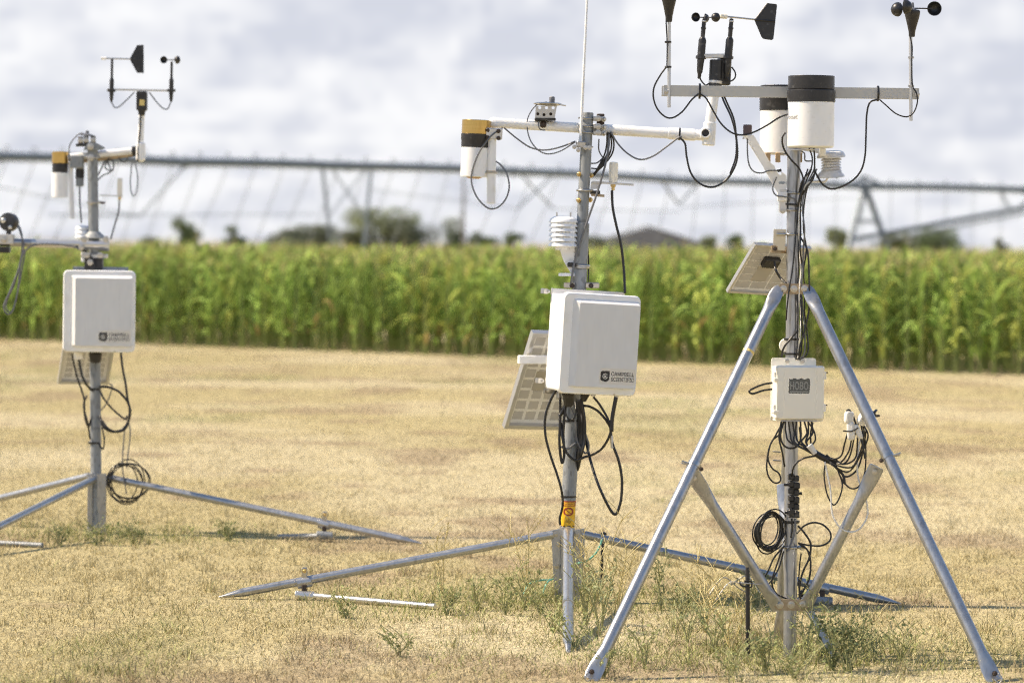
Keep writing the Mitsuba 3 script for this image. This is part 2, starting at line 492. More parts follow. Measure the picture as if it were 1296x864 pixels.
def make_corn():
    a, b = ground(-330, 418)[:2], ground(1620, 487)[:2]
    along = (b - a) / np.linalg.norm(b - a)
    back = np.array([-along[1], along[0]])
    if back[1] < 0:
        back = -back
    L = np.linalg.norm(b - a)
    V, F, C, o = [], [], [], 0

    def put(v, f, c):
        nonlocal o
        V.append(v); F.append(f + o); C.append(c); o += len(v)

    row, depth = 0, 0.0
    while depth < 75:
        near = row < 9
        step = 0.15 if near else 0.22
        ext = depth * 0.16
        n = int((L + 2 * ext) / step)
        s = -ext + np.arange(n) * step + rng.uniform(-0.05, 0.05, n)
        r = depth + rng.normal(0, 0.09, n)
        xy = a + s[:, None] * along + r[:, None] * back
        H = (1.20 + 0.22 * (gn(xy[:, 0] * 0.7, xy[:, 1] * 0.7, 2) - 0.5) + rng.normal(0, 0.055, n)) * (0.93 if row == 0 else 1.0)
        tint = gn(xy[:, 0] * 0.9 + 5, xy[:, 1] * 0.9, 3)[:, None]
        plant = np.array([0.252, 0.362, 0.098]) * (0.7 + 0.6 * tint) * rng.uniform(0.65, 1.35, (n, 1))
        plant[:, 0] *= 1 + 0.25 * (rng.random(n) < 0.2)
        nl = 11 if near else 4
        for k in range(nl):
            fr = (k + 0.6) / (nl + 0.4) if near else 0.62 + 0.11 * k
            z = H * np.clip(0.10 + 0.9 * fr + rng.normal(0, 0.02, n), 0.05, 0.98)
            size = (0.62 - 0.55 * (fr - 0.55) ** 2 * 2.2) * rng.uniform(0.8, 1.15, n)
            if fr > 0.85:
                size *= 0.75
            az = rng.uniform(0, 2 * np.pi, n)
            rise = rng.uniform(0.85, 1.32, n)
            droop = rng.uniform(0.2, 1.0, n)
            col = plant * rng.uniform(0.7, 1.5, (n, 1)) * np.array([[1 + 0.22 * max(fr - 0.55, 0), 1.0, 1.0]])
            old = rng.random(n) < (0.14 if fr < 0.2 else 0.004)
            col[old] = np.array([0.42, 0.33, 0.15]) * rng.uniform(0.7, 1.2, (old.sum(), 1))
            put(*leaf_strips(np.column_stack([xy, z]), az, size, rise, droop, rng.uniform(0.038, 0.066, n), col, 4 if near else 3))
        for q in range(2):                                  # stalks, two crossed strips
            ang = rng.uniform(0, np.pi, n) * 0 + q * np.pi / 2
            w = np.stack([np.cos(ang), np.sin(ang), 0 * ang], 1) * 0.016
            b0, b1 = np.column_stack([xy, 0 * H]), np.column_stack([xy + rng.normal(0, 0.02, (n, 2)), H])
            v = np.stack([b0 - w, b0 + w, b1 + w * 0.5, b1 - w * 0.5], 1).reshape(-1, 3)
            k4 = np.arange(n)[:, None] * 4
            put(v, np.vstack([k4 + [0, 1, 2], k4 + [0, 2, 3]]), np.repeat(np.tile([0.36, 0.41, 0.17], (n, 1)), 4, 0))
        for q in range(5 if near else 3):                   # tassels
            az = rng.uniform(0, 2 * np.pi, n)
            tl = rng.uniform(0.16, 0.27, n)
            put(*leaf_strips(np.column_stack([xy, H - 0.03]), az, tl, rng.uniform(1.0, 1.5, n), rng.uniform(0.1, 0.5, n), np.full(n, 0.012),
                             np.tile([0.52, 0.46, 0.22], (n, 1)) * rng.uniform(0.7, 1.2, (n, 1)), 3))
        depth += 0.5 if near else 0.5 + 0.02 * depth
        row += 1
    add(None, 'corn_field', tm(np.vstack(V), np.vstack(F)), 'corn_leaf', False, color=np.vstack(C), kind='stuff', label='tall green corn with yellow tassels across the field')


make_corn()

# ------------------------------------------------------------------ far trees, barn, shed, pole
M['leaf'] = {'type': 'principledthin', 'base_color': {'type': 'mesh_attribute', 'name': 'vertex_color'}, 'roughness': 0.6, 'diff_trans': 0.8, 'spec_trans': 0.0, 'eta': 1.4}
M['bark'] = pr(proc(lambda p, n, uv: mix((0.10, 0.08, 0.06), (0.2, 0.17, 0.13), fbm(p.x * 6, p.y * 6, p.z * 2, 3))), 0.9)


def far_tree(px, top, half, label, hue=(0.085, 0.11, 0.055), D=600.0, density=1.0):
    k = D / FOC
    hor = 305 + 12 * px / 1296
    base = at(px, hor, D)
    x, y, h, w = base[0], base[1], (hor - top) * k + 1.38, half * k
    t = thing('tree', label, 'tree', 'distant trees along the horizon')
    ax = rng.normal(0, 0.15, 2)
    sp = spline([(x, y, -0.2), (x + ax[0], y, h * 0.3), (x + ax[0] * 2, y + ax[1], h * 0.75)], 5)
    add(t, 'trunk', tube(sp, np.linspace(0.055, 0.012, len(sp)) * h, 8), 'bark', True)
    nc = max(9, int(15 * density))
    cc = np.column_stack([rng.normal(0, 0.42, nc), rng.normal(0, 0.42, nc), rng.uniform(0.2, 0.86, nc)])
    cc[:, :2] *= (1.15 - 0.75 * np.abs(cc[:, 2:] - 0.5))
    cc = cc * [w, w, h] + [x, y, 0]
    cr = rng.uniform(0.34, 0.55, nc) * w
    for c0 in cc[:5]:
        s2 = spline([(x + ax[0], y, h * 0.25), (x * 0.5 + c0[0] * 0.5, y * 0.5 + c0[1] * 0.5, c0[2] * 0.6 + h * 0.12), c0], 4)
        add(t, 'limb', tube(s2, np.linspace(0.028, 0.006, len(s2)) * h, 6), 'bark', True)
    n = int(3200 * density)
    i = rng.integers(0, nc, n)
    d = rng.normal(0, 1, (n, 3))
    d /= np.linalg.norm(d, axis=1, keepdims=True)
    p = cc[i] + d * (cr[i] * rng.uniform(0.35, 1.12, n) ** 0.6)[:, None] * [1, 1, 0.85]
    p[:, 2] = np.clip(p[:, 2], 0.12 * h, 0.99 * h)
    u = rng.normal(0, 1, (n, 3)); u /= np.linalg.norm(u, axis=1, keepdims=True)
    v2 = np.cross(u, d + 0.01); v2 /= np.linalg.norm(v2, axis=1, keepdims=True)
    s = rng.uniform(0.12, 0.26, (n, 1)) * (w / 2.5) ** 0.5
    v = np.stack([p - u * s, p + v2 * s * 0.6, p + u * s, p - v2 * s * 0.6], 1).reshape(-1, 3)
    q = np.arange(n)[:, None] * 4
    col = np.asarray(hue) * rng.uniform(0.6, 1.5, (n, 1)) * rng.uniform(0.8, 1.25, (nc, 1))[i]
    add(t, 'crown', tm(v, np.vstack([q + [0, 1, 2], q + [0, 2, 3]])), 'leaf', False, color=np.repeat(col, 4, 0), kind='stuff')


DK, GY, YG = (0.135, 0.175, 0.095), (0.19, 0.215, 0.155), (0.22, 0.25, 0.125)
for a in [
    (237, 274, 19, 'dense round dark green tree standing alone just right of the left station', DK),
    (298, 285, 14, 'small dark green tree second from the left along the horizon', DK),
    (362, 290, 22, 'thin grey green tree between the small dark tree and the irrigation tower', GY),
    (406, 285, 32, 'wide low grey green tree below the irrigation tower with the cross brace', GY),
    (487, 263, 35, 'tallest yellow green tree of the clump left of the middle station', YG),
    (519, 276, 40, 'broad grey green tree on the right side of the tall clump', GY),
    (578, 292, 14, 'small round tree at the foot of the utility pole', DK),
    (611, 291, 14, 'small round dark tree just right of the utility pole', DK),
    (648, 294, 12, 'low dark tree left of the white louvred shield', DK),
    (742, 299, 24, 'low dark bush like tree against the left end of the barn roof', GY),
    (898, 297, 11, 'small pale tree at the right end of the barn', YG),
    (928, 295, 12, 'small dark tree between the barn and the tilted solar panel', DK),
    (1062, 288, 16, 'pale yellow green tree left of the irrigation A frame', YG),
    (1136, 284, 17, 'pale yellow green tree right of the irrigation A frame', YG),
    (1186, 289, 28, 'broad dark green tree at the right behind the corn', DK),
    (1266, 299, 8, 'narrow small tree farthest right on the horizon', GY),
    (453, 292, 24, 'low hazy bush tree filling the gap beside the tall clump', GY),
    (190, 300, 16, 'low hazy bush tree left of the dense round tree', GY),
]:
    far_tree(*a)

M['roof_metal'] = pr(proc(lambda p, n, uv: mix((0.17, 0.17, 0.18), (0.23, 0.23, 0.24), fbm(p.x * 0.4, p.y * 0.4, p.z, 3))), 0.6)
M['barn_wall'] = pr((0.20, 0.20, 0.215), 0.7)
M['shed_wall'] = pr((0.70, 0.69, 0.66), 0.6)
M['window_dark'] = pr((0.03, 0.035, 0.04), 0.15)
M['creosote'] = pr((0.13, 0.11, 0.095), 0.85)


def gable(name, label, x0, x1, apex, eave, D, walls, roof, depth=9):
    k = D / FOC
    t = thing(name, label, 'building')
    hor = 305 + 12 * (x0 + x1) / 2 / 1296
    a, b = at(x0, hor, D), at(x1, hor, D)
    xl, xr, y = a[0], b[0], a[1]
    ze, za = 1.38 + (hor - eave) * k, 1.38 + (hor - apex) * k
    xm = (xl + xr) / 2
    poly = Polygon([(xl + 0.5, -0.1), (xr - 0.5, -0.1), (xr - 0.5, ze), (xm, za - 0.3), (xl + 0.5, ze)])
    m = trimesh.creation.extrude_polygon(poly, depth, engine='earcut')
    add(t, 'wall', tr(m, basis((0, y + depth, 0), [1, 0, 0], [0, 0, 1], [0, -1, 0])), walls, False)
    for s, xe in ((-1, xl), (1, xr)):
        p = np.array([(xe, y - 0.4, ze - 0.1), (xm, y - 0.4, za), (xm, y + depth + 0.4, za), (xe, y + depth + 0.4, ze - 0.1)])
        v = np.vstack([p, p + [0, 0, 0.18]])
        add(t, 'roof_slope', trimesh.convex.convex_hull(v), roof, False)
    for j in (0.28, 0.62):
        add(t, 'window', box(1.4, 0.12, 1.1, 0.02, (xl + (xr - xl) * j, y - 0.03, 1.5)), 'window_dark', False)
    add(t, 'door', box(2.6, 0.1, 2.4, 0.02, (xl + (xr - xl) * 0.45, y - 0.02, 1.2)), roof, False)


gable('barn', 'low grey gabled barn roof behind the corn right of the middle station', 738, 900, 286.5, 310, 700, 'barn_wall', 'roof_metal', 14)
gable('shed', 'small white shed behind the corn beside the irrigation A frame', 1136, 1166, 298, 303, 640, 'shed_wall', 'shed_wall', 5)

t = thing('utility_pole', 'thin wooden utility pole rising behind the corn left of the middle station', 'utility pole')
pb = at(586, 310, 260)
add(t, 'pole', pipe((pb[0], pb[1], -0.2), (pb[0], pb[1], 6.9), 0.12, 0.085, 12), 'creosote')
add(t, 'crossarm', box(0.12, 1.6, 0.12, 0.01, (pb[0], pb[1] - 0.17, 6.5)), 'creosote')
for q in (-0.6, 0.6):
    add(t, 'insulator', lathe((pb[0], pb[1] - 0.17 + q, 6.56), (0, 0, 1), [(0.05, 0), (0.06, 0.06), (0.035, 0.1), (0.05, 0.14), (0.0, 0.17)], 10), 'cable_grey')

# ------------------------------------------------------------------ irrigation machine
M['pivot_steel'] = pr((0.165, 0.20, 0.235), 0.5, 0.3)
M['hose'] = pr((0.22, 0.24, 0.26), 0.6)
M['tyre'] = pr((0.025, 0.025, 0.027), 0.8)
PV = [(-420, 190, 88), (-150, 195, 91), (0, 198.5, 93.5), (235, 205.5, 97), (440, 210.5, 101), (650, 217, 107), (870, 229, 118), (1095, 236, 127), (1296, 240.5, 129), (1700, 246, 134)]
pv = thing('irrigation_pivot', 'long grey pivot irrigation pipe on towers spanning the field above the corn', 'irrigation system')
pvx = np.array([q[0] for q in PV], float)


def pv_at(x, dy_px=0.0, dd=0.0):
    y = np.interp(x, pvx, [q[1] for q in PV])
    d = np.interp(x, pvx, [q[2] for q in PV])
    return at(x, y + dy_px, d + dd)


for i in range(len(PV) - 1):
    bow = []
    for s in np.linspace(0, 1, 7):
        x = PV[i][0] + (PV[i + 1][0] - PV[i][0]) * s
        bow.append(pv_at(x, -1.2 * math.sin(math.pi * s)))
    add(pv, 'pipe', tube(bow, 0.125, 12), 'pivot_steel', True)
    add(pv, 'flange', pipe(bow[0] - [0.06, 0, 0], bow[0] + [0.06, 0, 0], 0.17, None, 16), 'pivot_steel')
for x in np.arange(-380, 1640, 35.0):                    # gooseneck outlets and their hoses, blown a little aside
    p = pv_at(x)
    lean = -0.85 * np_ss(980, 700, x) * rng.uniform(0.8, 1.15) if x < 980 else -0.06 * rng.random()
    h = rng.uniform(2.0, 2.35)
    pts = [p + [0, 0, 0.05], p + [0.03, 0.02, 0.26], p + [0.10, 0.16, 0.22], p + [0.10 + lean * 0.15, 0.2, -0.3], p + [0.1 + lean * 0.55, 0.2, -h * 0.55], p + [0.1 + lean, 0.2, -h]]
    add(pv, 'drop_hose', tube(spline(pts, 4), 0.0145, 6), 'hose', True)
    e = pts[-1]
    add(pv, 'sprinkler', lathe(e - [0, 0, 0.16], (0, 0, 1), [(0.06, 0), (0.06, 0.02), (0.02, 0.05), (0.03, 0.17)], 8), 'hose')


def px_pt(x, y):
    return at(x, y, np.interp(x, pvx, [q[2] for q in PV]))


def tower(name, apex, feet, braces=(), r=0.06, mat='pivot_steel'):
    tw = part(pv, name)
    for j, (ax, fx) in enumerate(zip(apex, feet)):
        a0 = pv_at(ax)
        ft = px_pt(fx, 310 + 6)
        g = a0 + (ft - a0) * (a0[2] - 0.5) / (a0[2] - ft[2])
        add(tw, 'leg', pipe(a0, g, r, None, 10), mat)
        for s in (-1, 1):
            pass
        wp = np.array([g[0], g[1] + (0.0 if j == 0 else 0.6), 0.58])
        add(tw, 'wheel', lathe(wp - [0.13, 0, 0], (1, 0, 0), [(0.2, 0.03), (0.5, 0.0), (0.58, 0.05), (0.58, 0.21), (0.5, 0.26), (0.2, 0.23)], 24), 'tyre')
    for (x0, y0, x1, y1) in braces:
        add(tw, 'brace', pipe(px_pt(x0, y0), px_pt(x1, y1), 0.5 * r, None, 8), mat)
    return tw


tower('tower', (1095, 1095), (1073, 1124), [(1084, 280, 1110, 280), (1094, 240, 1093, 222), (1094, 224, 1120, 236), (1093, 224, 1072, 235)], 0.115)
tower('tower', (408, 470), (419, 460), [(420, 214, 460, 272), (462, 214, 418, 272)], 0.05)
tower('tower', (-190, -190), (-214, -160))
for (x0, y0, x1, y1, r) in [(235, 209, 176, 274, 0.032), (60, 272, 400, 271, 0.012), (176, 274, -150, 205, 0.014), (176, 274, 60, 272, 0.012),
                            (660, 222, 700, 264, 0.03), (700, 222, 655, 264, 0.03), (655, 264, 470, 240, 0.012), (700, 264, 860, 268, 0.012),
                            (838, 230, 858, 258, 0.035), (885, 230, 860, 258, 0.035), (860, 262, 1085, 250, 0.012),
                            (1075, 304, 1296, 263, 0.085), (1100, 309, 1296, 270, 0.045), (1296, 263, 1640, 244, 0.04), (1296, 270, 1640, 250, 0.03), (1266, 242, 1280, 268, 0.05), (1312, 243, 1286, 266, 0.05)]:
    add(pv, 'truss_rod', pipe(px_pt(x0, y0), px_pt(x1, y1), r, None, 8), 'pivot_steel')


# ------------------------------------------------------------------ instrument builders
class Station:
    def __init__(s, root, D):
        s.root, s.D, s.k = root, D, D / FOC
        s.c = part(root, 'cabling') if False else root

    def p(s, x, y, dy=0.0):
        return at(x, y, s.D + dy)

    def path(s, pts):
        """(x, y) or (x, y, dy) pixels; a missing dy repeats the last one."""
        out, dy = [], 0.0
        for q in pts:
            dy = q[2] if len(q) > 2 else dy
            out.append(s.p(q[0], q[1], dy))
        return out

    def cable(s, pts, r=1.0, mat='cable_black', parent=None, name='cable', per=8, n=7):
        return add(parent or s.root, name, tube(spline(s.path(pts), per), r * s.k, n), mat, True)

    def pipe(s, a, b, r, mat, name, parent=None, r1=None, n=24, label=None):
        pa, pb = s.path([a, b])
        return add(parent or s.root, name, pipe(pa, pb, r * s.k, None if r1 is None else r1 * s.k, n), mat, label=label)

    def ubolt(s, x, y, r, tilt=0.0, parent=None, name='u_bolt', wire=1.5, back=True, dy=0.0, tail=4):
        """A U bolt round an upright pipe of r pixels: a bent rod with two threaded ends."""
        c = s.p(x, y, dy)
        k = s.k
        th = np.linspace(0, np.pi, 13)
        arc = [c + np.array([math.cos(q) * (r + wire) * k, -math.sin(q) * (r + wire) * k, -math.cos(q) * tilt * r * k]) for q in th]
        pts = [arc[0] + [0, tail * k + r * k, 0]] + arc + [arc[-1] + [0, tail * k + r * k, 0]]
        return add(parent or s.root, name, tube(pts, wire * k, 8), 'steel', True)

    def bolt(s, x, y, r, dy, parent=None, n=(0, -1, 0), mat='steel', h=None, name='bolt'):
        return add(parent or s.root, name, bolt(s.p(x, y, dy), n, r * s.k, (h or r * 1.3) * s.k), mat)

    def tie(s, x, y, r, dy=0.0, parent=None, w=1.3, mat='cable_black', tilt=0.0, axis=(0, 0, 1)):
        """A cable tie round something of r pixels."""
        z = unit(np.asarray(axis, float) + np.array([tilt, 0, 0]))
        c = s.p(x, y, dy)
        R = r * s.k
        ring = lathe(c - z * w * s.k, z, [(R, 0), (R + 0.9 * s.k, 0.1 * s.k), (R + 0.9 * s.k, 1.9 * w * s.k), (R, 2 * w * s.k)], 24)
        return add(parent or s.root, 'cable_tie', ring, mat)


def solar_panel(s, TL, TR, BL, cols, rows, label, th=0.02, sticker=None, frame=0.012, gap=0.76):
    """Seen from the back. TL, TR, BL: corners as world points."""
    g = part(s.root, 'solar_panel', label)
    u, v = TR - TL, BL - TL
    W_, H_ = np.linalg.norm(u), np.linalg.norm(v)
    x = u / W_
    z = unit(-(v - x * (v @ x)))
    n = np.cross(x, z)
    n = n if n[1] < 0 else -n                            # towards the camera
    m = basis(TL, x, -n, z)                              # local: x right, y away, z up, origin at the top left corner
    ring = Polygon([(0, 0), (W_, 0), (W_, -H_), (0, -H_)], [[(frame, -frame), (W_ - frame, -frame), (W_ - frame, -H_ + frame), (frame, -H_ + frame)]])
    fr = trimesh.creation.extrude_polygon(ring, th, engine='earcut')
    add(g, 'frame', tr(fr, m @ basis((0, 0, 0), [1, 0, 0], [0, 0, 1], [0, -1, 0])), 'aluminium', False)
    add(g, 'backsheet', tr(box(W_ - 2 * frame, 0.004, H_ - 2 * frame, 0, (W_ / 2, 0.0, -H_ / 2)), m), 'backsheet', False)
    add(g, 'glass', tr(box(W_ - 2 * frame - 0.001, 0.003, H_ - 2 * frame - 0.001, 0, (W_ / 2, 0.0045, -H_ / 2)), m), 'plaque', False)
    iw, ih = W_ - 2 * frame - 0.02, H_ - 2 * frame - 0.02
    for i in range(cols):
        for j in range(rows):
            cw, ch = iw / cols, ih / rows
            add(g, 'cell', tr(box(cw * gap, 0.001, ch * gap, 0, (frame + 0.01 + cw * (i + 0.5), -0.0026, -frame - 0.01 - ch * (j + 0.5))), m), 'cell', False)
    if sticker:
        add(g, 'rating_label', tr(box(sticker[2] * W_, 0.0008, sticker[3] * H_, 0, (sticker[0] * W_, -0.0038, -sticker[1] * H_)), m), 'label_grey', False)
    return g, m, W_, H_


def enclosure(s, px, py, dy, w, h, depth, yaw, lean, label, logo=True):
    g = part(s.root, 'instrument_enclosure', label)
    m = place(s.p(px, py, dy), yaw, lean)                # local origin: middle of the lid's front rim
    P = lambda mesh: tr(mesh, m)
    add(g, 'body', P(loft([rrect(w * 0.96, h * 0.96, 0.012, 0.036), rrect(w * 0.965, h * 0.965, 0.012, 0.04), rrect(w * 0.955, h * 0.955, 0.012, depth - 0.004), rrect(w * 0.94, h * 0.94, 0.012, depth)])), 'white_plastic', 30)
    add(g, 'lid', P(loft([rrect(w - 0.016, h - 0.016, 0.018, 0.0), rrect(w - 0.006, h - 0.006, 0.021, 0.002), rrect(w, h, 0.023, 0.008), rrect(w, h, 0.023, 0.028), rrect(w - 0.01, h - 0.01, 0.02, 0.032), rrect(w - 0.012, h - 0.012, 0.02, 0.0365)])), 'white_plastic', 40)
    dw, dh, cx, cz = w * 0.855, h * 0.875, w * 0.040, h * 0.005
    add(g, 'door', P(loft([rrect(dw, dh, 0.006, 0.001, cx=cx, cz=cz), rrect(dw - 0.004, dh - 0.004, 0.006, -0.002, cx=cx + 0.001, cz=cz), rrect(dw - 0.022, dh - 0.018, 0.005, -0.022, cx=cx + 0.008, cz=cz - 0.005), rrect(dw - 0.023, dh - 0.019, 0.005, -0.023, cx=cx + 0.008, cz=cz - 0.005)])), 'door', 25)
    y = -0.0235
    lx, lz = cx + dw / 2 - 0.084, cz - dh / 2 + 0.048
    add(g, 'label', P(loft([rrect(0.154, 0.062, 0.006, y - 0.0008, cx=lx, cz=lz), rrect(0.154, 0.062, 0.006, y + 0.0004, cx=lx, cz=lz)])), 'label_pale', False, label='maker label with black lettering and a square emblem')
    flat = m @ basis((0, 0, 0), [1, 0, 0], [0, 0, 1], [0, -1, 0])
    tz = lambda mesh, x, z, d=0.0012: tr(mesh, flat @ basis((x, z, -y + d - 0.0004), [1, 0, 0], [0, 1, 0], [0, 0, 1]))
    for word, row in (('CAMPBELL', 0.0030), ('SCIENTIFIC', -0.0180)):
        tmsh = meshkit.text_mesh(word, 0.0148, 0.0008, bold=True)
        tmsh.apply_scale([0.098 / (tmsh.bounds[1][0] - tmsh.bounds[0][0]), 1, 1])
        add(g, 'lettering', tz(tmsh, lx - 0.0285, lz + row), 'print_black', False)
    em = Polygon([(-0.0175, 0.015), (-0.012, 0.019), (0.0175, 0.019), (0.0175, -0.012), (0.006, -0.0205), (-0.010, -0.017), (-0.0175, -0.013)])
    add(g, 'emblem', tz(trimesh.creation.extrude_polygon(em.buffer(0.0015), 0.0008, engine='earcut'), lx - 0.053, lz), 'print_black', False)
    hexa = Point(0, 0).buffer(0.0115, 2).difference(Point(0, 0).buffer(0.0085, 2)).difference(Polygon([(0, -0.002), (0.02, -0.002), (0.02, 0.004), (0, 0.004)]))
    for gpoly in getattr(hexa, 'geoms', [hexa]):
        add(g, 'emblem_line', tz(trimesh.creation.extrude_polygon(gpoly, 0.0006, engine='earcut'), lx - 0.053, lz, 0.0021), 'label_pale', False)
    core = Polygon([(-0.004, -0.005), (0.004, -0.005), (0.004, 0.001), (-0.001, 0.005), (-0.004, 0.003)])
    add(g, 'emblem_line', tz(trimesh.creation.extrude_polygon(core, 0.0006, engine='earcut'), lx - 0.053, lz, 0.0021), 'label_pale', False)
    add(g, 'screw', tr(bolt((0, 0, 0), (0, -1, 0), 0.003, 0.004), m @ basis((w * 0.22, 0.001, -h * 0.485), [1, 0, 0], [0, 1, 0], [0, 0, 1])), 'steel')
    for z in (-0.3, 0.0, 0.3):                            # screw heads on the sunlit side
        add(g, 'screw', P(lathe((-w * 0.482, 0.075, z * h), (-1, 0, 0), [(0.003, 0), (0.003, 0.001), (0.0, 0.0016)], 8)), 'steel')
    return g, m


def shield(s, px, top, half, n_plates, pitch, label, lean=0.0, dy=0.0, waist=1.0, dome=True):
    """Louvred radiation shield: stacked dishes round an upright axis."""
    g = part(s.root, 'radiation_shield', label)
    k = s.k
    ax = unit([math.sin(math.radians(lean)), 0, math.cos(math.radians(lean))])
    c = s.p(px, top, dy)
    add(g, 'cap', lathe(c - ax * pitch * 1.35 * k, ax, [(half * 0.80 * k, 0), (half * k, 0.05 * pitch * k), (half * k, 0.25 * pitch * k), (half * 0.93 * k, 0.7 * pitch * k), (half * 0.72 * k, 1.15 * pitch * k), (half * 0.3 * k, 1.35 * pitch * k), (0, 1.38 * pitch * k)], 40), 'white_plastic', 50)
    for i in range(n_plates):
        q = half * (waist if 0 < i + 1 < n_plates else 1.0)
        z = -(i + 2.2) * pitch
        add(g, 'plate', lathe(c + ax * z * k, ax, [(q * 0.80 * k, 0.1 * pitch * k), (q * 0.98 * k, 0.0), (q * k, 0.06 * pitch * k), (q * 0.98 * k, 0.34 * pitch * k), (q * 0.86 * k, 0.84 * pitch * k), (q * 0.6 * k, 0.88 * pitch * k)], 40), 'white_plastic', 50)
    add(g, 'spacer', lathe(c - ax * (n_plates + 1.9) * pitch * k, ax, [(half * 0.5 * k, 0), (half * 0.5 * k, (n_plates + 0.9) * pitch * k)], 20), 'white_plastic')
    for q in (-0.45, 0.5):
        add(g, 'stud', pipe(c + np.array([q * half * k, 0, -0.2 * pitch * k]), c + np.array([q * half * k, 0, 0.75 * pitch * k]), 0.9 * k, None, 8), 'steel')
    return g


def cup_mesh(c, r, d):
    """A thin hemispherical cup opening towards d."""
    d = unit(d)
    th = np.linspace(0.06, np.pi / 2, 8)
    outer = [(r * math.sin(q), -r * math.cos(q)) for q in th]
    inner = [(0.9 * r * math.sin(q), -0.9 * r * math.cos(q)) for q in th[::-1]]
    return lathe(c, d, outer + inner, 28)


def cups(s, g, hub, arm, r, angles, mat='black_plastic', droop=0.0, sense=1):
    for a in angles:
        q = math.radians(a)
        d = np.array([math.cos(q), math.sin(q), 0])
        e = hub + d * arm + [0, 0, droop]
        add(g, 'cup_arm', pipe(hub, e - d * r * 0.2, 0.0022, None, 8), 'black_plastic')
        add(g, 'cup', cup_mesh(e, r, sense * np.array([-math.sin(q), math.cos(q), 0])), mat, 50)


def leg_tube(s, a, b, r, name='leg', side=(1, 0, 0), flat0=True, flat1=True, mat='galvanised'):
    L = np.linalg.norm(b - a)
    e = 2.3 * r / L
    prof = []
    if flat0:
        prof += [(0, r * 0.55, r * 0.16), (0.006, r * 0.9, r * 0.22), (0.014, r * 1.08, r * 0.22), (e * 1.1, r * 1.2, r * 0.24), (e * 1.6, r * 1.14, r * 0.6), (e * 2.4, r, r)]
    else:
        prof += [(0, r * 0.94, r * 0.94), (0.004, r, r)]
    if flat1:
        prof += [(1 - e * 2.4, r, r), (1 - e * 1.6, r * 1.25, r * 0.55), (1 - e, r * 1.36, r * 0.24), (1 - 0.01, r * 1.36, r * 0.22), (1, r * 1.1, r * 0.2)]
    else:
        prof += [(0.996, r, r), (1, r * 0.94, r * 0.94)]
    return add(s.root, name, flat_tube(a, b, prof, side), mat, 40)


# ================================================================== the middle station
S = Station(thing('weather_station', 'grey tilted mast on low three legged base with white lettered box and gold rimmed gauge', 'weather station', 'weather stations in the field'), 13.8)
k = S.k
root = S.root
mast_dir = unit(S.p(744, 143) - S.p(718.5, 660))
S.pipe((744, 142.5), (736, 300), 7.2, 'mast_grey', 'upper_mast')
S.pipe((737, 282), (718, 668), 9.0, 'mast_grey', 'lower_mast', r1=9.2)
S.pipe((718, 665), (717, 768), 9.6, 'galvanised', 'base_post')
g = part(root, 'base_hub')
for (x0, x1, xb0, xb1) in ((697.5, 711, 702, 711), (725, 740, 725, 733)):
    pts = np.array([S.p(x0, 671), S.p(x1, 668), S.p(x1, 700), S.p(xb1, 762), S.p(xb0, 762), S.p(x0 + 3, 700)])
    fw = np.array([0, 0.006, 0])
    add(g, 'side_plate', trimesh.convex.convex_hull(np.vstack([pts - fw, pts + fw])), 'galvanised', False)
for (x, y) in ((703, 676), (707, 689), (730, 676), (736, 688), (704, 716), (731, 716)):
    S.bolt(x, y, 2.2, -0.008, g)
# low legs with their feet cut flush to the ground
legs_m = [(S.p(700, 676, -0.01), ground(277, 757.5)), (S.p(737, 676, 0.0), ground(1140, 766))]
for a, b in legs_m:
    b = b + [0, 0, 0.008]
    d = unit(b - a)
    L = np.linalg.norm(b - a)
    add(root, 'leg', flat_tube(a, b, [(0, 0.0165, 0.0165), (0.985 - 0.06, 0.0168, 0.0168), (0.965, 0.017, 0.010), (1, 0.004, 0.002)], (0, 1, 0)), 'galvanised', 50)
fa, fb = S.p(719, 671, -0.03), ground(719, 824) + [0, 0, 0.012]
add(root, 'leg', tube([fa, fa + (fb - fa) * 0.02, fa + (fb - fa) * 0.94, fb], [0.017, 0.0195, 0.0195, 0.006], 24), 'galvanised', 50)
mid = fa + (fb - fa) * 0.66
g = part(root, 'leg_clamp')
add(g, 'band', lathe(mid - unit(fb - fa) * 0.012, fb - fa, [(0.0195, 0), (0.0225, 0.001), (0.0225, 0.022), (0.0195, 0.023)], 24), 'steel')
add(g, 'bolt', bolt(mid + [0.004, -0.023, 0], (0, -1, 0.2), 0.006, 0.008), 'steel')
add(root, 'leg_tip', tube([fb + [0, 0.002, 0.01], fb + [0, -0.05, -0.06]], [0.012, 0.002], 10), 'galvanised')


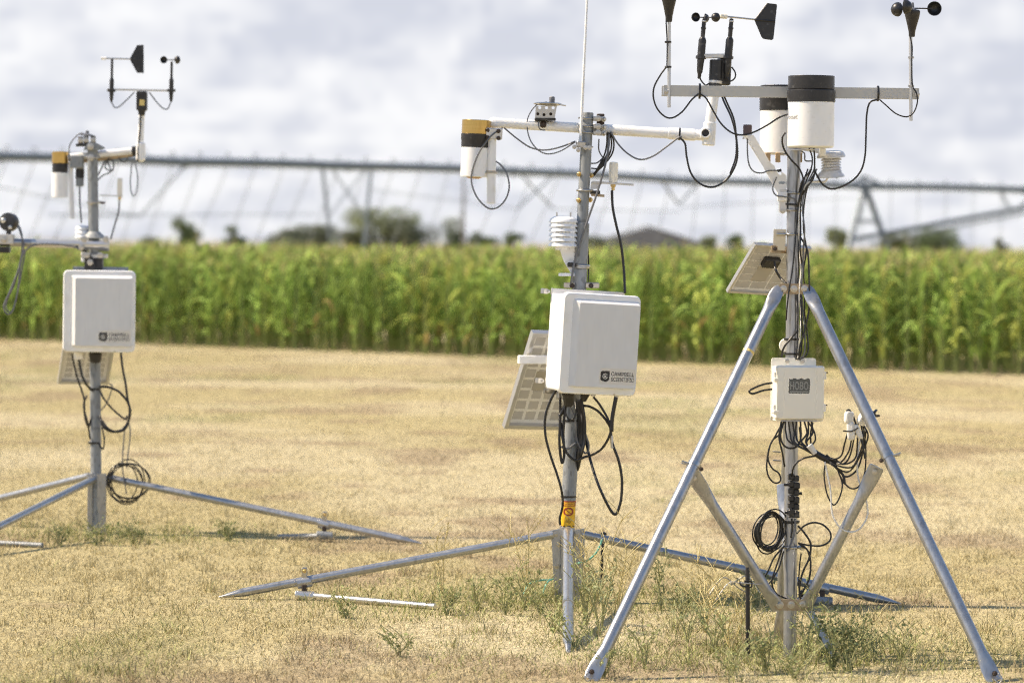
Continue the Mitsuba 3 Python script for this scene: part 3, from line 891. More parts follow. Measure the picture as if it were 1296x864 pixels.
def leg_foot_clamp(s, x, y, leg, stab, up=1.0):
    """A cast clamp on a low leg with the stabiliser bar that starts below it. Returns nothing."""
    a, b = leg
    d = unit(b - a)
    t = np.linalg.norm(s.p(x, y) - a) / np.linalg.norm(b - a)
    c = a + (b - a) * t
    g = part(s.root, 'leg_clamp')
    r = 0.0175
    add(g, 'sleeve', lathe(c - d * 0.03, d, [(r * 1.02, 0), (r * 1.25, 0.003), (r * 1.25, 0.057), (r * 1.02, 0.06)], 24), 'galvanised')
    add(g, 'lug', box(0.022, 0.014, 0.045, 0.003, c + [0, -0.002, 0.036]), 'steel', False)
    add(g, 'bolt', bolt(c + [0, -0.01, 0.046], (0, -1, 0), 0.006, 0.009), 'brass')
    add(g, 'socket', lathe(c + [-0.035, -0.02, -0.048], (1, 0, -0.05), [(0.017, 0), (0.019, 0.003), (0.019, 0.07), (0.017, 0.074)], 20), 'aluminium' if up else 'mast_grey')
    add(g, 'link', box(0.02, 0.016, 0.05, 0.003, c + [0.0, -0.016, -0.03]), 'rust', False)
    p0, p1 = c + [0.03, -0.02, -0.05], stab
    add(s.root, 'stabiliser_bar', pipe(p0, p1, 0.0115, None, 16), 'aluminium' if up else 'mast_grey')


leg_foot_clamp(S, 386, 740, legs_m[0], ground(551, 771) + [0, 0, 0.012])
leg_foot_clamp(S, 1040, 744, legs_m[1], ground(985, 762) + [0, 0, 0.012], 0)

# warning label wrapped round the mast
th = np.linspace(-2.75, -0.4, 14)
v, uv = [], []
lm0, lm1 = S.p(718.2, 667), S.p(720, 633)
for j, c in enumerate((lm0, lm1)):
    for q in th:
        v.append(c + 9.5 * k * np.array([math.cos(q), math.sin(q), 0]))
        uv.append(((q - th[0]) / (th[-1] - th[0]), j))
nq = len(th)
f = [[i, i + 1, nq + i + 1, nq + i] for i in range(nq - 1)]
add(root, 'warning_label', tm(v, f), 'warning_print', True, label='yellow and red electrical warning label wrapped round the mast', uv=np.array(uv))

# enclosure
enc, em = enclosure(S, 760, 436, -0.19, 0.327, 0.386, 0.145, 24, 3.1, 'white lettered instrument box turned to show its sunlit left side')
ex = em[:3, 0]; ey = em[:3, 1]; ez = em[:3, 2]; eo = em[:3, 3]
g = part(root, 'enclosure_bracket')
for z in (0.19, -0.155):
    c = eo + ey * 0.153 + ez * z
    add(g, 'channel', beam(c - ex * 0.15, c + ex * 0.16, 0.026, 0.014, ez), 'aluminium', False)
    add(g, 'end_tab', beam(c - ex * 0.178 - ey * 0.01, c - ex * 0.178 + ey * 0.02, 0.02, 0.018, ez), 'steel', False)
    add(g, 'bolt', bolt(c - ex * 0.168 - ey * 0.010, -ey, 0.005, 0.006), 'steel')
for sgn in (-1, 1):
    c = S.p(736 + sgn * 13.5, 361, -0.01)
    add(g, 'mast_clamp', box(0.055, 0.02, 0.022, 0.003, c), 'steel', False)
    S.bolt(736 + sgn * 12, 361.5, 2.2, -0.023, g, mat='rust')
S.ubolt(734, 338, 9, 0.05, g)

# solar panel at the left, seen from behind
TL = S.p(672, 417, -0.02)
u_ = np.array([0.245, 0.115, -0.010])
v0 = S.p(642, 538, 0.20) - TL
v_ = v0 - u_ * (v0 @ u_) / (u_ @ u_)
sg, sm, sw, shh = solar_panel(S, TL, TL + u_, TL + v_, 4, 8, 'framed solar panel seen from its pale back with a grid of cells', 0.026, (0.42, 0.52, 0.26, 0.2), 0.016)
g = part(root, 'panel_bracket')
add(g, 'arm', beam(S.p(656, 455, -0.03), S.p(702, 455, 0.03), 0.034, 0.022, (0, 0, 1), 0.003), 'white_plastic', False)
add(g, 'clamp', beam(S.p(688, 495, -0.02), S.p(712, 496, 0.0), 0.02, 0.014, (0, 0, 1), 0.002), 'steel', False)
S.bolt(694, 494, 1.8, -0.028, g)

# louvred shield and its bracket
shield(S, 713, 273.5, 18.3, 5, 6.2, 'white louvred radiation shield bracketed left of the mast', lean=0.6, dy=-0.02)
g = part(root, 'shield_bracket')
w0 = np.array([0, 0.012, 0])
q4 = np.array([S.p(707, 311), S.p(729, 313), S.p(727, 345), S.p(722, 345), S.p(713, 330)])
add(g, 'web', trimesh.convex.convex_hull(np.vstack([q4 - w0, q4 + w0])), 'white_plastic', False)
add(g, 'foot', beam(S.p(707, 347.5, -0.01), S.p(727, 347.5, -0.01), 0.05, 0.012, (0, 1, 0)), 'white_plastic', False)
add(g, 'clamp_block', box(0.03, 0.03, 0.018, 0.003, S.p(723, 335, -0.02)), 'black_plastic', False)
S.ubolt(735.5, 336, 8.6, 0.05, g)

# white pipe arm
for a, b, rr_ in (((624, 155.5, 0.035), (750, 163, 0.035), 6.3), ((748, 163, 0.035), (890, 171.5, 0.0), 6.6)):
    S.pipe(a, b, rr_, 'pvc', 'arm')
S.pipe((846, 168.8, 0.012), (880, 171, 0.002), 7.6, 'pvc', 'arm_coupling')
add(root, 'arm_cap', lathe(S.p(628, 155.7, 0.035), S.p(620, 155.2, 0.035) - S.p(628, 155.7, 0.035), [(6.9 * k, 0), (7 * k, 4 * k), (6 * k, 7.5 * k), (3.5 * k, 9.4 * k), (0, 9.9 * k)], 24), 'pvc', 60)
g = part(root, 'arm_clamp')
for y in (150, 160, 168):
    S.ubolt(741.5, y, 7.6, 0.1, g, wire=1.1)
    add(g, 'saddle', box(0.05, 0.05, 0.017, 0.004, S.p(758, y + 0.5, 0.005)), 'steel', False)
    S.bolt(757, y, 2.6, -0.022, g)
    S.bolt(764, y + 1, 2.4, -0.022, g, n=(0.6, -0.8, 0))
add(g, 'clamp_plate', box(0.03, 0.02, 0.085, 0.003, S.p(760, 158, 0.028)), 'rust', False)
g = part(root, 'arm_tee')
S.pipe((888, 170, -0.0), (899, 170.5, -0.01), 8.4, 'pvc', 'collar', g)
S.pipe((896.5, 184, 0), (898.5, 155, 0), 8.2, 'pvc', 'body', g)
add(g, 'hole_plug', lathe(S.p(893, 168.5, -0.034), (-0.1, -1, 0), [(4.6 * k, -3 * k), (4.6 * k, 0.6 * k), (4 * k, 1.0 * k), (3.6 * k, 0.2 * k), (0, 0.1 * k)], 24), 'print_black')
add(g, 'hole_rim', lathe(S.p(893, 168.5, -0.026), (-0.1, -1, 0), [(6.4 * k, -4 * k), (6.4 * k, 3.0 * k), (5.6 * k, 3.6 * k), (4.7 * k, 3.4 * k), (4.7 * k, 0)], 24), 'pvc')
S.pipe((898.5, 158, 0), (905.5, 106, 0), 6.6, 'pvc', 'arm_riser')

# wind sensor on the riser
g = part(root, 'wind_sensor', 'black wind vane and cup pair above the white riser pipe')
S.pipe((905, 112, 0), (906.6, 76, 0), 8.4, 'black_plastic', 'mount', g)
S.pipe((905.3, 106.5, 0), (905.8, 101.5, 0), 8.75, 'aluminium', 'band', g)
add(g, 'junction_box', tr(box(0.045, 0.05, 0.105, 0.005), place(S.p(916, 91, 0.02), 20, 2)), 'black_plastic', False)
add(g, 'crossbar', beam(S.p(884, 71.5, -0.01), S.p(925, 71.0, -0.0), 5.5 * k, 0.022, (0, 0, 1), 0.002), 'aluminium', False)
for (xb, xt) in ((887.5, 892.5), (922, 927)):
    ax = unit(S.p(xt, 20, 0) - S.p(xb - 1.5, 95, 0))
    b0 = S.p(xb - 2.2, 94, -0.01)
    add(g, 'sensor_body', lathe(b0, ax, [(2 * k, -6 * k), (2.4 * k, 0), (3.6 * k, 3 * k), (4.6 * k, 18 * k), (4.9 * k, 25 * k), (4.9 * k, 43 * k), (3.6 * k, 46 * k), (2.7 * k, 47 * k), (2.9 * k, 57 * k), (3.4 * k, 57.5 * k), (3.4 * k, 59 * k), (2.7 * k, 59.5 * k), (2.6 * k, 70 * k), (0, 71 * k)], 20), 'black_plastic')
    add(g, 'collar', lathe(b0 + ax * 19 * k, ax, [(5 * k, 0), (6.6 * k, 0.3 * k), (6.6 * k, 4 * k), (5 * k, 4.4 * k)], 8), 'black_plastic', False)
    add(g, 'ring', lathe(b0 + ax * 66 * k, ax, [(2.8 * k, 0), (3.0 * k, 0.3 * k), (3.0 * k, 1.7 * k), (2.8 * k, 2 * k)], 16), 'aluminium')
cups(S, g, S.p(893.0, 22.5, -0.01), 14 * k, 5.9 * k, (207, -25, 92))
add(g, 'hub', lathe(S.p(893, 26, -0.01), (0.05, 0, 1), [(3 * k, 0), (3.2 * k, 3 * k), (2 * k, 6 * k), (0, 6.5 * k)], 16), 'black_plastic')
S.pipe((910, 20.3, -0.02), (957, 25.2, 0.03), 1.1, 'steel', 'vane_rod', g, n=10)
S.pipe((911, 20.4, -0.02), (920, 21.2, -0.01), 3.2, 'cream_plastic', 'counterweight', g)
fin = [(955, 25.4), (971, 4.2), (982.5, 5.6), (983, 8), (978.5, 49.5), (976.5, 51), (966.5, 49.6), (964, 47)]
fp = np.array([S.p(x, y, 0.028 + (x - 955) * 0.0007) for x, y in fin])
nf = np.array([0.0012, -0.0012, 0])
add(g, 'vane_fin', loft([fp - nf, fp + nf]), 'black_plastic', False)
S.pipe((955, 25.2, 0.025), (980, 27.5, 0.045), 1.5, 'black_plastic', 'fin_rib', g, n=10)
S.cable([(886, 99, -0.01), (888, 103), (893, 108), (897, 106)], 1.0, parent=g)
S.cable([(926, 85, -0.02), (930.5, 92), (930, 99), (924, 103), (920, 98)], 1.0, parent=g)

# gold rimmed gauge at the arm's left end
g = part(root, 'rain_gauge', 'white cylinder gauge with black band and gold rim')
c = S.p(600, 224, 0.02)
ax = unit([0.035, 0, 1])
add(g, 'body', lathe(c, ax, [(16.6 * k, 0), (17.4 * k, 0.6 * k), (17.4 * k, 37 * k), (16.8 * k, 38 * k)], 48), 'white_plastic')
add(g, 'band', lathe(c + ax * 37 * k, ax, [(17.0 * k, 0), (18.0 * k, 0.4 * k), (18.2 * k, 8 * k), (18.7 * k, 10 * k), (18.8 * k, 17 * k), (18.0 * k, 17.5 * k)], 48), 'black_plastic', 25)
add(g, 'rim', lathe(c + ax * 54 * k, ax, [(17.6 * k, 0), (18.3 * k, 0.5 * k), (18.3 * k, 17.2 * k), (17.9 * k, 18 * k), (17.2 * k, 17.6 * k), (16.9 * k, 3 * k), (2 * k, -9 * k)], 48), 'gold', 30)
add(g, 'drain', lathe(c - ax * 2.2 * k, ax, [(6 * k, 0), (9 * k, 1.2 * k), (10 * k, 2.4 * k)], 24), 'tan_plastic')
S.pipe((621.5, 257.5, 0.0), (622.5, 176, 0.0), 5.6, 'pvc', 'drop_pipe')
g = part(root, 'gauge_bracket')
add(g, 'plate', tr(box(0.066, 0.03, 0.044, 0.003), place(S.p(624.5, 169.5, -0.005), 10, 2)), 'aluminium', False)
for x, y in ((617, 165), (617, 174), (631, 166), (631, 175)):
    S.bolt(x, y, 1.9, -0.023, g, mat='rust')
S.ubolt(621.7, 218.5, 5.8, 0.0, g, wire=1.2)
add(g, 'strap', lathe(S.p(621.8, 219.5, 0), (0, 0, 1), [(5.7 * k, 0), (6.6 * k, 0.2 * k), (6.6 * k, 3 * k), (5.7 * k, 3.2 * k)], 20), 'brass')

# light sensor on its levelling fixture
g = part(root, 'light_sensor', 'silver levelling fixture with a small light sensor on the white arm')
c = S.p(690.5, 146, 0.02)
face = [(678, 135), (705, 133), (702, 150), (677, 150)]
poly = Polygon([(x, -y) for x, y in face])
for x, y in ((683, 136.5), (691.5, 136.5), (700, 136.5), (680.5, 144.5), (688.5, 145.5), (697, 144.5)):
    poly = poly.difference(Point(x, -y).buffer(2.0, 6))
msh = trimesh.creation.extrude_polygon(poly, 5.0, engine='earcut')
msh.apply_translation([-690.5, 146, -2.5])
msh.apply_scale(k)
add(g, 'bracket', tr(msh, basis(c, [1, 0, 0], [0, 0, 1], [0, -1, 0])), 'steel', False)
add(g, 'bracket_back', box(0.072, 0.004, 0.04, 0.001, c + [0, 0.022, 0.004]), 'rust', False)
add(g, 'base', box(0.082, 0.06, 0.010, 0.002, S.p(690, 151.3, 0.02)), 'black_plastic', False)
add(g, 'level_disc', lathe(S.p(693.5, 133.5, 0.02), (0.02, 0, 1), [(13 * k, 0), (18 * k, 1.2 * k), (18.4 * k, 2 * k), (15 * k, 3.4 * k), (5 * k, 4 * k)], 32), 'steel')
add(g, 'sensor', lathe(S.p(698.5, 130, 0.02), (0.02, 0, 1), [(3.6 * k, 0), (3.7 * k, 6 * k), (2.6 * k, 7.6 * k), (0, 7.8 * k)], 16), 'cable_grey')
S.pipe((703, 131.5, 0.0), (716, 134, -0.02), 0.9, 'steel', 'screw', g, n=8)
add(g, 'ball_foot', lathe(S.p(687.5, 162, 0.02), (0, 0, 1), [(2 * k, 0), (4.4 * k, 2 * k), (4.4 * k, 6 * k), (2 * k, 9 * k)], 16), 'rust')

# whip antenna, small aerial
S.pipe((734.5, 182, -0.03), (750, -150, -0.03), 1.9, 'pvc', 'whip_antenna', r1=1.2, n=12, label='thin pale whip antenna rising out of the picture')
g = part(root, 'antenna_clamp')
add(g, 'block', tr(box(0.035, 0.03, 0.024, 0.003), place(S.p(735, 183, -0.035), 10, 3)), 'steel', False)
for x, y in ((727, 186), (732, 190), (741, 187), (746, 187)):
    S.bolt(x, y, 2.0, -0.05, g)
S.ubolt(741, 186, 8, 0.0, g, wire=1.0)
add(g, 'ferrule', pipe(S.p(734.7, 181, -0.03), S.p(735.2, 172, -0.03), 3 * k, 2.2 * k, 12), 'steel')
g = part(root, 'aerial', 'small cream cylinder aerial on a thin bracket right of the mast')
c = S.p(776, 232, 0.01)
add(g, 'dome', lathe(c, (0.02, 0, 1), [(4.8 * k, 0), (5.6 * k, 1.5 * k), (5.7 * k, 24 * k), (5.0 * k, 26.5 * k), (0, 27.2 * k)], 24), 'cream_plastic')
add(g, 'connector', lathe(c, (0, 0, -1), [(2.6 * k, 0), (3.4 * k, 0.3 * k), (3.4 * k, 4 * k), (2.2 * k, 5 * k), (2.2 * k, 9 * k)], 10), 'brass', 20)
q4 = np.array([S.p(747, 240, 0.01), S.p(748, 230, 0.01), S.p(764, 230, 0.01), S.p(756, 239, 0.01)])
add(g, 'gusset', trimesh.convex.convex_hull(np.vstack([q4 - [0, 0.004, 0], q4 + [0, 0.004, 0]])), 'aluminium', False)
add(g, 'bracket', beam(S.p(750, 230.5, 0.01), S.p(802, 234, 0.0), 0.008, 0.024, (0, 0, 1), 0.001), 'aluminium', False)
add(g, 'clamp_bar', beam(S.p(748, 246.5, 0.0), S.p(765, 248, 0.0), 0.01, 0.02, (0, 0, 1), 0.001), 'zinc', False)
add(g, 'clamp_block', box(0.04, 0.03, 0.014, 0.002, S.p(753, 243.5, 0.01)), 'black_plastic', False)
S.ubolt(740.5, 241, 8.2, 0.03, g)
for x, y in ((733, 220.5), (732.5, 253.5), (747, 253), (748, 222)):
    S.bolt(x, y, 2.3, -0.02 if x < 740 else 0.0, root, n=(-0.7 if x < 740 else 0.7, -0.7, 0), mat='brass')
S.cable([(774.5, 241, 0.01), (775.5, 262), (780, 285), (786, 310), (789.5, 340), (791, 371, 0.0)], 1.7)

# cables of the middle station
S.cable([(636, 162, 0.0), (622, 172, -0.03), (607, 192, -0.04), (598, 215), (597, 232), (604, 250), (617, 263), (629, 263), (640, 252), (644.5, 236), (641, 219), (634, 209, -0.01), (627, 204, 0.0)], 1.0, 'cable_grey')
S.cable([(638, 162, 0.0), (655, 176, 0.0), (672, 187), (690, 190), (710, 186), (728, 179, -0.02)], 1.0, 'cable_grey')
S.cable([(692, 129, 0.02), (678, 134), (669, 147), (667, 160), (671, 177), (681, 190), (694, 195), (710, 191), (728, 180, -0.02)], 0.8, 'cable_grey')
S.cable([(683, 152, 0.0), (681, 158, -0.01), (684, 164), (690, 165, 0.0)], 0.8, 'cable_grey')
S.cable([(773, 167, 0.0), (782, 182, -0.01), (795, 195), (810, 202), (826, 198), (842, 187), (858, 175, -0.02), (863, 173)], 1.1, 'cable_grey')
S.cable([(860, 174, -0.02), (867, 182), (869, 198), (874, 218), (885, 232), (900, 237), (914, 232), (926, 219), (933, 200), (932, 175), (926, 150), (916, 128, 0.0), (911, 112, 0.02)], 1.3)
S.tie(860, 169.8, 7.0, 0.008, axis=(1, 0, -0.06))
for j, q in enumerate(((0, 0), (3, 1), (-3, 2), (6, 0))):
    S.cable([(770 + q[0] * 0.6, 168, 0.0), (771 + q[0], 182, 0.01), (768 + q[0], 196), (759 + q[0] * 0.5, 211), (752, 222 - j, 0.02), (748, 224, 0.03)], 1.1)
S.cable([(758, 176, 0.0), (758, 190, 0.01), (763, 199), (768, 198), (774, 186), (773, 170)], 0.9, 'cable_grey')
S.cable([(748, 207, 0.02), (756, 206), (764, 199)], 0.9, 'cable_grey')
S.cable([(748, 213, 0.02), (757, 213), (766, 205)], 0.9, 'cable_grey')
S.cable([(771, 170, 0.0), (768, 200, -0.02), (757, 240, -0.03), (745, 275, -0.04), (735, 305, -0.04), (727, 332, -0.04), (724, 350), (722, 361, -0.02)], 1.4, 'cable_grey')
S.cable([(744, 314, 0.01), (745, 335, 0.02), (744, 362)], 0.9)
g = part(root, 'cable_gland')
S.pipe((719, 496, -0.10), (720, 513, -0.08), 8.0, 'black_plastic', 'boot', g, r1=6)
S.pipe((741, 497, -0.10), (738, 507, -0.09), 6.0, 'black_plastic', 'boot', g, r1=4)
S.pipe((751, 497, -0.10), (751, 501, -0.10), 3.2, 'steel', 'nut', g)
S.pipe((780.5, 497, -0.12), (780, 503, -0.12), 2.8, 'steel', 'nut', g)
S.pipe((707, 496, -0.08), (707, 503, -0.08), 3.0, 'steel', 'nut', g)
S.cable([(780, 501, -0.12), (777, 520), (773, 541), (775, 560), (783, 583), (787, 605), (786.5, 628), (783.5, 642), (779, 650.5), (772, 644), (758, 615), (748, 585, -0.06), (741, 555, -0.03), (737, 530)], 1.8)
S.cable([(780, 501, -0.121), (775, 528), (774, 546)], 2.6)
S.pipe((774, 551, -0.12), (775, 567, -0.12), 1.9, 'steel', 'plug')
S.cable([(738, 513, -0.05), (748, 515, -0.08), (760, 523, -0.10), (772, 540), (771, 552), (762, 567, -0.08), (750, 575, -0.06), (740, 578), (728, 582), (717, 572), (712, 555), (710, 535, -0.04)], 1.6)
S.cable([(751, 502, -0.10), (759, 512), (768, 527), (774, 540, -0.11)], 1.5)
S.cable([(704, 493, -0.09), (696, 508), (690, 528), (690.5, 552), (697, 577), (705, 600), (711, 622), (712, 640, -0.04), (708.5, 655, -0.03), (709, 664)], 1.6)
S.cable([(709, 500, -0.05), (709, 530), (708, 560), (711, 585), (714, 575), (713, 545), (716, 510, -0.05)], 1.7)
S.cable([(720, 512, -0.06), (728, 531), (730, 556, -0.05), (739, 572), (744, 571), (745, 562), (741, 549), (735, 520, -0.04)], 1.3, 'cable_grey')
for j in range(5):
    S.cable([(730 + j * 1.5, 505, -0.02 - 0.01 * j), (732 + j * 2, 530), (733 + j * 1.8, 556), (731 + j * 1.2, 575), (728 + j, 592 + 3 * (j % 2), 0.0)], 1.6)
S.cable([(716, 512, -0.05), (711, 522), (708, 526)], 2.6)
S.tie(719.5, 628, 9.2, 0.0)
S.tie(724, 532, 9.2, 0.0)
S.cable([(714, 508, -0.05), (717, 526, -0.07), (724, 531), (729, 522), (728, 508, -0.04)], 1.0)
S.cable([(729, 560, -0.05), (724, 564, -0.06), (717, 568), (711, 565, -0.04)], 1.6, 'cable_grey')

# ================================================================== the left station
S = Station(thing('weather_station', 'grey upright mast farthest from the camera with unlit lettered box and a level crossbar', 'weather station', 'weather stations in the field'), 16.83)
k = S.k
root = S.root
S.pipe((117, 184), (119, 345), 6.6, 'mast_grey', 'upper_mast')
S.pipe((119, 300), (121.5, 606), 6.8, 'mast_grey', 'lower_mast', r1=7)
g = part(root, 'base_hub')
S.pipe((121, 600), (121.5, 678), 7.5, 'mast_grey', 'post', g)
add(g, 'side_plate', box(0.045, 0.012, 0.285, 0.002, S.p(128.5, 637, -0.02)), 'galvanised', False)
add(g, 'side_plate', box(0.024, 0.05, 0.285, 0.002, S.p(114.5, 637, -0.01)), 'galvanised', False)
S.bolt(121, 668, 2.6, -0.03, g)
S.bolt(119, 606, 2.4, -0.03, g)
S.bolt(112, 603, 2.4, -0.02, g)
lg = [(S.p(113, 602, 0.0), ground(-98, 657)), (S.p(119, 606, -0.03), ground(-96, 716)), (S.p(136, 604, 0.0), ground(534, 689.5))]
for a, b in lg:
    b = b + [0, 0, 0.008]
    add(root, 'leg', flat_tube(a, b, [(0, 0.0165, 0.0165), (0.93, 0.0168, 0.0168), (0.965, 0.017, 0.010), (1, 0.004, 0.002)], (0, 1, 0)), 'galvanised', 50)
leg_foot_clamp(S, 427, 665, lg[2], ground(352, 682) + [0, 0, 0.012], 0)
add(root, 'stabiliser_bar', pipe(ground(-60, 688) + [0, 0, 0.015], ground(54, 693) + [0, 0, 0.012], 0.0115, None, 16), 'mast_grey')
enc, em = enclosure(S, 125.5, 394, -0.15, 0.337, 0.384, 0.145, 5, 0.3, 'white lettered instrument box facing straight ahead on the blurred left mast')
ex = em[:3, 0]; ey = em[:3, 1]; ez = em[:3, 2]; eo = em[:3, 3]
g = part(root, 'enclosure_bracket')
for z in (0.195, -0.16):
    c = eo + ey * 0.153 + ez * z
    add(g, 'channel', beam(c - ex * 0.13, c + ex * 0.13, 0.026, 0.014, ez), 'mast_grey', False)
TL = S.p(80, 432, 0.02)
u_ = np.array([0.235, 0.07, -0.004])
v0 = S.p(73.5, 482, 0.17) - TL
v_ = v0 - u_ * (v0 @ u_) / (u_ @ u_)
solar_panel(S, TL, TL + u_, TL + v_, 4, 6, 'small solar panel with pale back half hidden under the box', 0.022, None, 0.014)
g = part(root, 'cable_gland')
S.pipe((100, 446, -0.08), (100, 455, -0.08), 6.5, 'cream_plastic', 'nut', g)
S.pipe((121, 446, -0.08), (121, 458, -0.07), 8.5, 'black_plastic', 'boot', g, r1=7)
# lower bar with clamp and hanging sensor
S.pipe((-34, 305.5, -0.04), (58, 308, -0.04), 5.0, 'galvanised', 'crossbar')
S.pipe((40, 307.6, -0.04), (138, 309.5, -0.04), 5.4, 'aluminium', 'crossbar')
g = part(root, 'crossbar_clamp')
add(g, 'flange', lathe(S.p(119, 302, 0), (0, 0, 1), [(15 * k, 0), (15.5 * k, 1 * k), (8 * k, 8 * k), (7 * k, 9 * k)], 24), 'mast_grey')
add(g, 'plate', box(0.135, 0.03, 0.05, 0.004, S.p(120, 311, -0.0)), 'mast_grey', False)
add(g, 'collar', box(0.12, 0.08, 0.02, 0.004, S.p(120, 324, -0.0)), 'aluminium', False)
add(g, 'block', box(0.085, 0.06, 0.06, 0.004, S.p(119, 333, 0.0)), 'black_plastic', False)
for x, y in ((106.5, 302.5), (134, 302.5), (103, 313), (114, 332), (127, 323), (110, 323)):
    S.bolt(x, y, 2.7, -0.066, g)
g = part(root, 'dome_shield', 'small white louvred shield behind the crossbar of the left mast')
for j in range(3):
    add(g, 'plate', lathe(S.p(105, 291 + 5.2 * j, 0.03), (0, 0, 1), [(6 * k, 0), (9.5 * k, 0.3 * k), (9.5 * k, 2 * k), (8 * k, 4.6 * k), (4 * k, 5.6 * k), (0, 5.9 * k)], 28), 'white_plastic', 50)
S.pipe((105, 302, 0.03), (105, 289, 0.03), 5, 'white_plastic', 'spacer', g)
add(g, 'bracket', box(0.035, 0.02, 0.05, 0.004, S.p(107.5, 325, 0.0)), 'white_plastic', False)
g = part(root, 'radiometer', 'black domed sensor head with silver knobs on the left end of the crossbar')
hp = S.p(10.5, 281, -0.06)
add(g, 'head', lathe(hp + [0, 0.02, 0], (-0.3, -1, 0.1), [(9 * k, -8 * k), (11.3 * k, -6 * k), (11.6 * k, 4 * k), (10.4 * k, 6.5 * k), (5 * k, 7.2 * k), (0, 7.3 * k)], 28), 'black_plastic')
for x, y, r in ((4.5, 279, 3.4), (13, 287.5, 2.8)):
    add(g, 'knob', lathe(S.p(x, y, -0.065), (-0.2, -1, 0), [(r * k, -3 * k), (r * k, 1.5 * k), (r * 0.6 * k, 3 * k), (0, 3.2 * k)], 16), 'aluminium')
add(g, 'yoke', box(0.075, 0.05, 0.05, 0.005, S.p(8, 303, -0.045)), 'aluminium', False)
add(g, 'clamp', box(0.05, 0.06, 0.03, 0.004, S.p(6, 316, -0.04)), 'black_plastic', False)
S.bolt(5, 303, 3.0, -0.075, g)
S.pipe((11, 300, -0.05), (11, 290, -0.05), 3.2, 'black_plastic', 'neck', g)
# upper arm, tee, wind sensor
S.pipe((84, 199.5, 0.03), (174, 190.5, 0.03), 4.4, 'pvc', 'arm')
S.pipe((100, 205, 0.035), (168, 196, 0.035), 2.2, 'zinc', 'arm_brace')
g = part(root, 'arm_tee')
add(g, 'body', box(0.042, 0.045, 0.095, 0.01, S.p(178, 192, 0.02)), 'pvc', 30)
add(g, 'collar', lathe(S.p(167, 191.5, 0.03), (1, 0, 0.05), [(4.6 * k, 0), (6.2 * k, 0.5 * k), (6.2 * k, 6 * k), (4.6 * k, 7 * k)], 16), 'black_plastic')
S.pipe((177.5, 186, 0.02), (179.5, 138, 0.02), 3.9, 'pvc', 'arm_riser')
S.cable([(174.5, 205, 0.0), (175, 186, 0.0), (177, 165, 0.0), (178.5, 140, 0.0)], 1.0)
g = part(root, 'wind_sensor', 'black wind vane and cups on a wide thin crossbar of the left mast')
add(g, 'mount', box(0.049, 0.055, 0.09, 0.004, S.p(179.7, 128, 0.0)), 'black_plastic', False)
add(g, 'mount_label', box(0.024, 0.001, 0.028, 0, S.p(179.7, 130, -0.0285)), 'yellow_tape', False)
S.pipe((179.4, 146, 0.0), (179.6, 138, 0.0), 4.2, 'black_plastic', 'neck', g, r1=5)
add(g, 'crossbar', beam(S.p(136, 113.4, 0), S.p(221, 115, 0), 2.2 * k, 0.02, (0, 0, 1), 0.001), 'aluminium', False)
for xc, top in ((141, 74), (216.5, 78)):
    b0 = S.p(xc, 129.5, 0)
    hh = (129.5 - top) * k
    add(g, 'sensor_body', lathe(b0, (0.01, 0, 1), [(1.2 * k, 0), (2.2 * k, 4 * k), (2.8 * k, 12 * k), (2.8 * k, 28 * k), (2.0 * k, 30 * k), (1.6 * k, 31 * k), (1.6 * k, hh - 1 * k), (0.8 * k, hh)], 16), 'black_plastic')
    add(g, 'collar', lathe(b0 + [0, 0, 13 * k], (0, 0, 1), [(2.8 * k, 0), (5.6 * k, 0.3 * k), (5.6 * k, 3.4 * k), (2.8 * k, 3.8 * k)], 10), 'black_plastic', False)
cups(S, g, S.p(218, 76, 0.0), 11.0 * k, 4.6 * k, (172, -45, 65))
S.pipe((130, 74, -0.01), (166, 75, 0.01), 0.9, 'steel', 'vane_rod', g, n=10)
S.pipe((128, 73.9, -0.01), (134.5, 74.2, -0.01), 1.9, 'pvc', 'counterweight', g)
fp = np.array([S.p(x, y, 0.01) for x, y in ((164, 75), (173.5, 57.5), (181.8, 57), (182, 92.7), (173.5, 92.4))])
nf = np.array([0.0, 0.0015, 0])
add(g, 'vane_fin', loft([fp - nf, fp + nf]), 'black_plastic', False)
S.cable([(141, 129, 0), (145, 136), (151, 135), (160, 127), (170, 117)], 0.8, 'cable_grey', parent=g)
S.cable([(216, 130, 0), (212, 138), (206, 137), (198, 129), (189, 117)], 0.8, 'cable_grey', parent=g)
# fittings at the top of the mast
g = part(root, 'light_sensor', 'dark levelling fixture with bright holes on top of the left mast')
for j, (x, y) in enumerate(((102, 178), (109, 177.5), (118, 177.5))):
    S.pipe((x, y - 5, 0.0), (x, y + 7, 0.0), 3.2, 'rust', 'leg', g)
    S.bolt(x, y - 0.5, 2.3, -0.014, g)
add(g, 'base', box(0.10, 0.05, 0.012, 0.002, S.p(110, 184, 0.0)), 'black_plastic', False)
add(g, 'disc', lathe(S.p(110, 172, 0), (0.1, 0, 1), [(8 * k, 0), (10 * k, 1 * k), (4 * k, 3 * k), (2.4 * k, 3.2 * k), (2.2 * k, 6 * k), (0, 7 * k)], 20), 'cable_grey')
g = part(root, 'arm_clamp')
q4 = np.array([S.p(106, 190, -0.02), S.p(112, 180, -0.02), S.p(122, 181, -0.02), S.p(133, 187, -0.02), S.p(128, 190, -0.02)])
add(g, 'gusset', trimesh.convex.convex_hull(np.vstack([q4 - [0, 0.02, 0], q4 + [0, 0.02, 0]])), 'mast_grey', False)
S.bolt(114.5, 185.5, 3.0, -0.042, g)
S.bolt(115, 199.5, 3.0, -0.03, g)
S.ubolt(117, 199.5, 7.0, 0.1, g, wire=1.2)
S.ubolt(118.5, 256, 7.0, 0.05, g, wire=1.2)
S.bolt(114.5, 256.5, 2.6, -0.028, g)
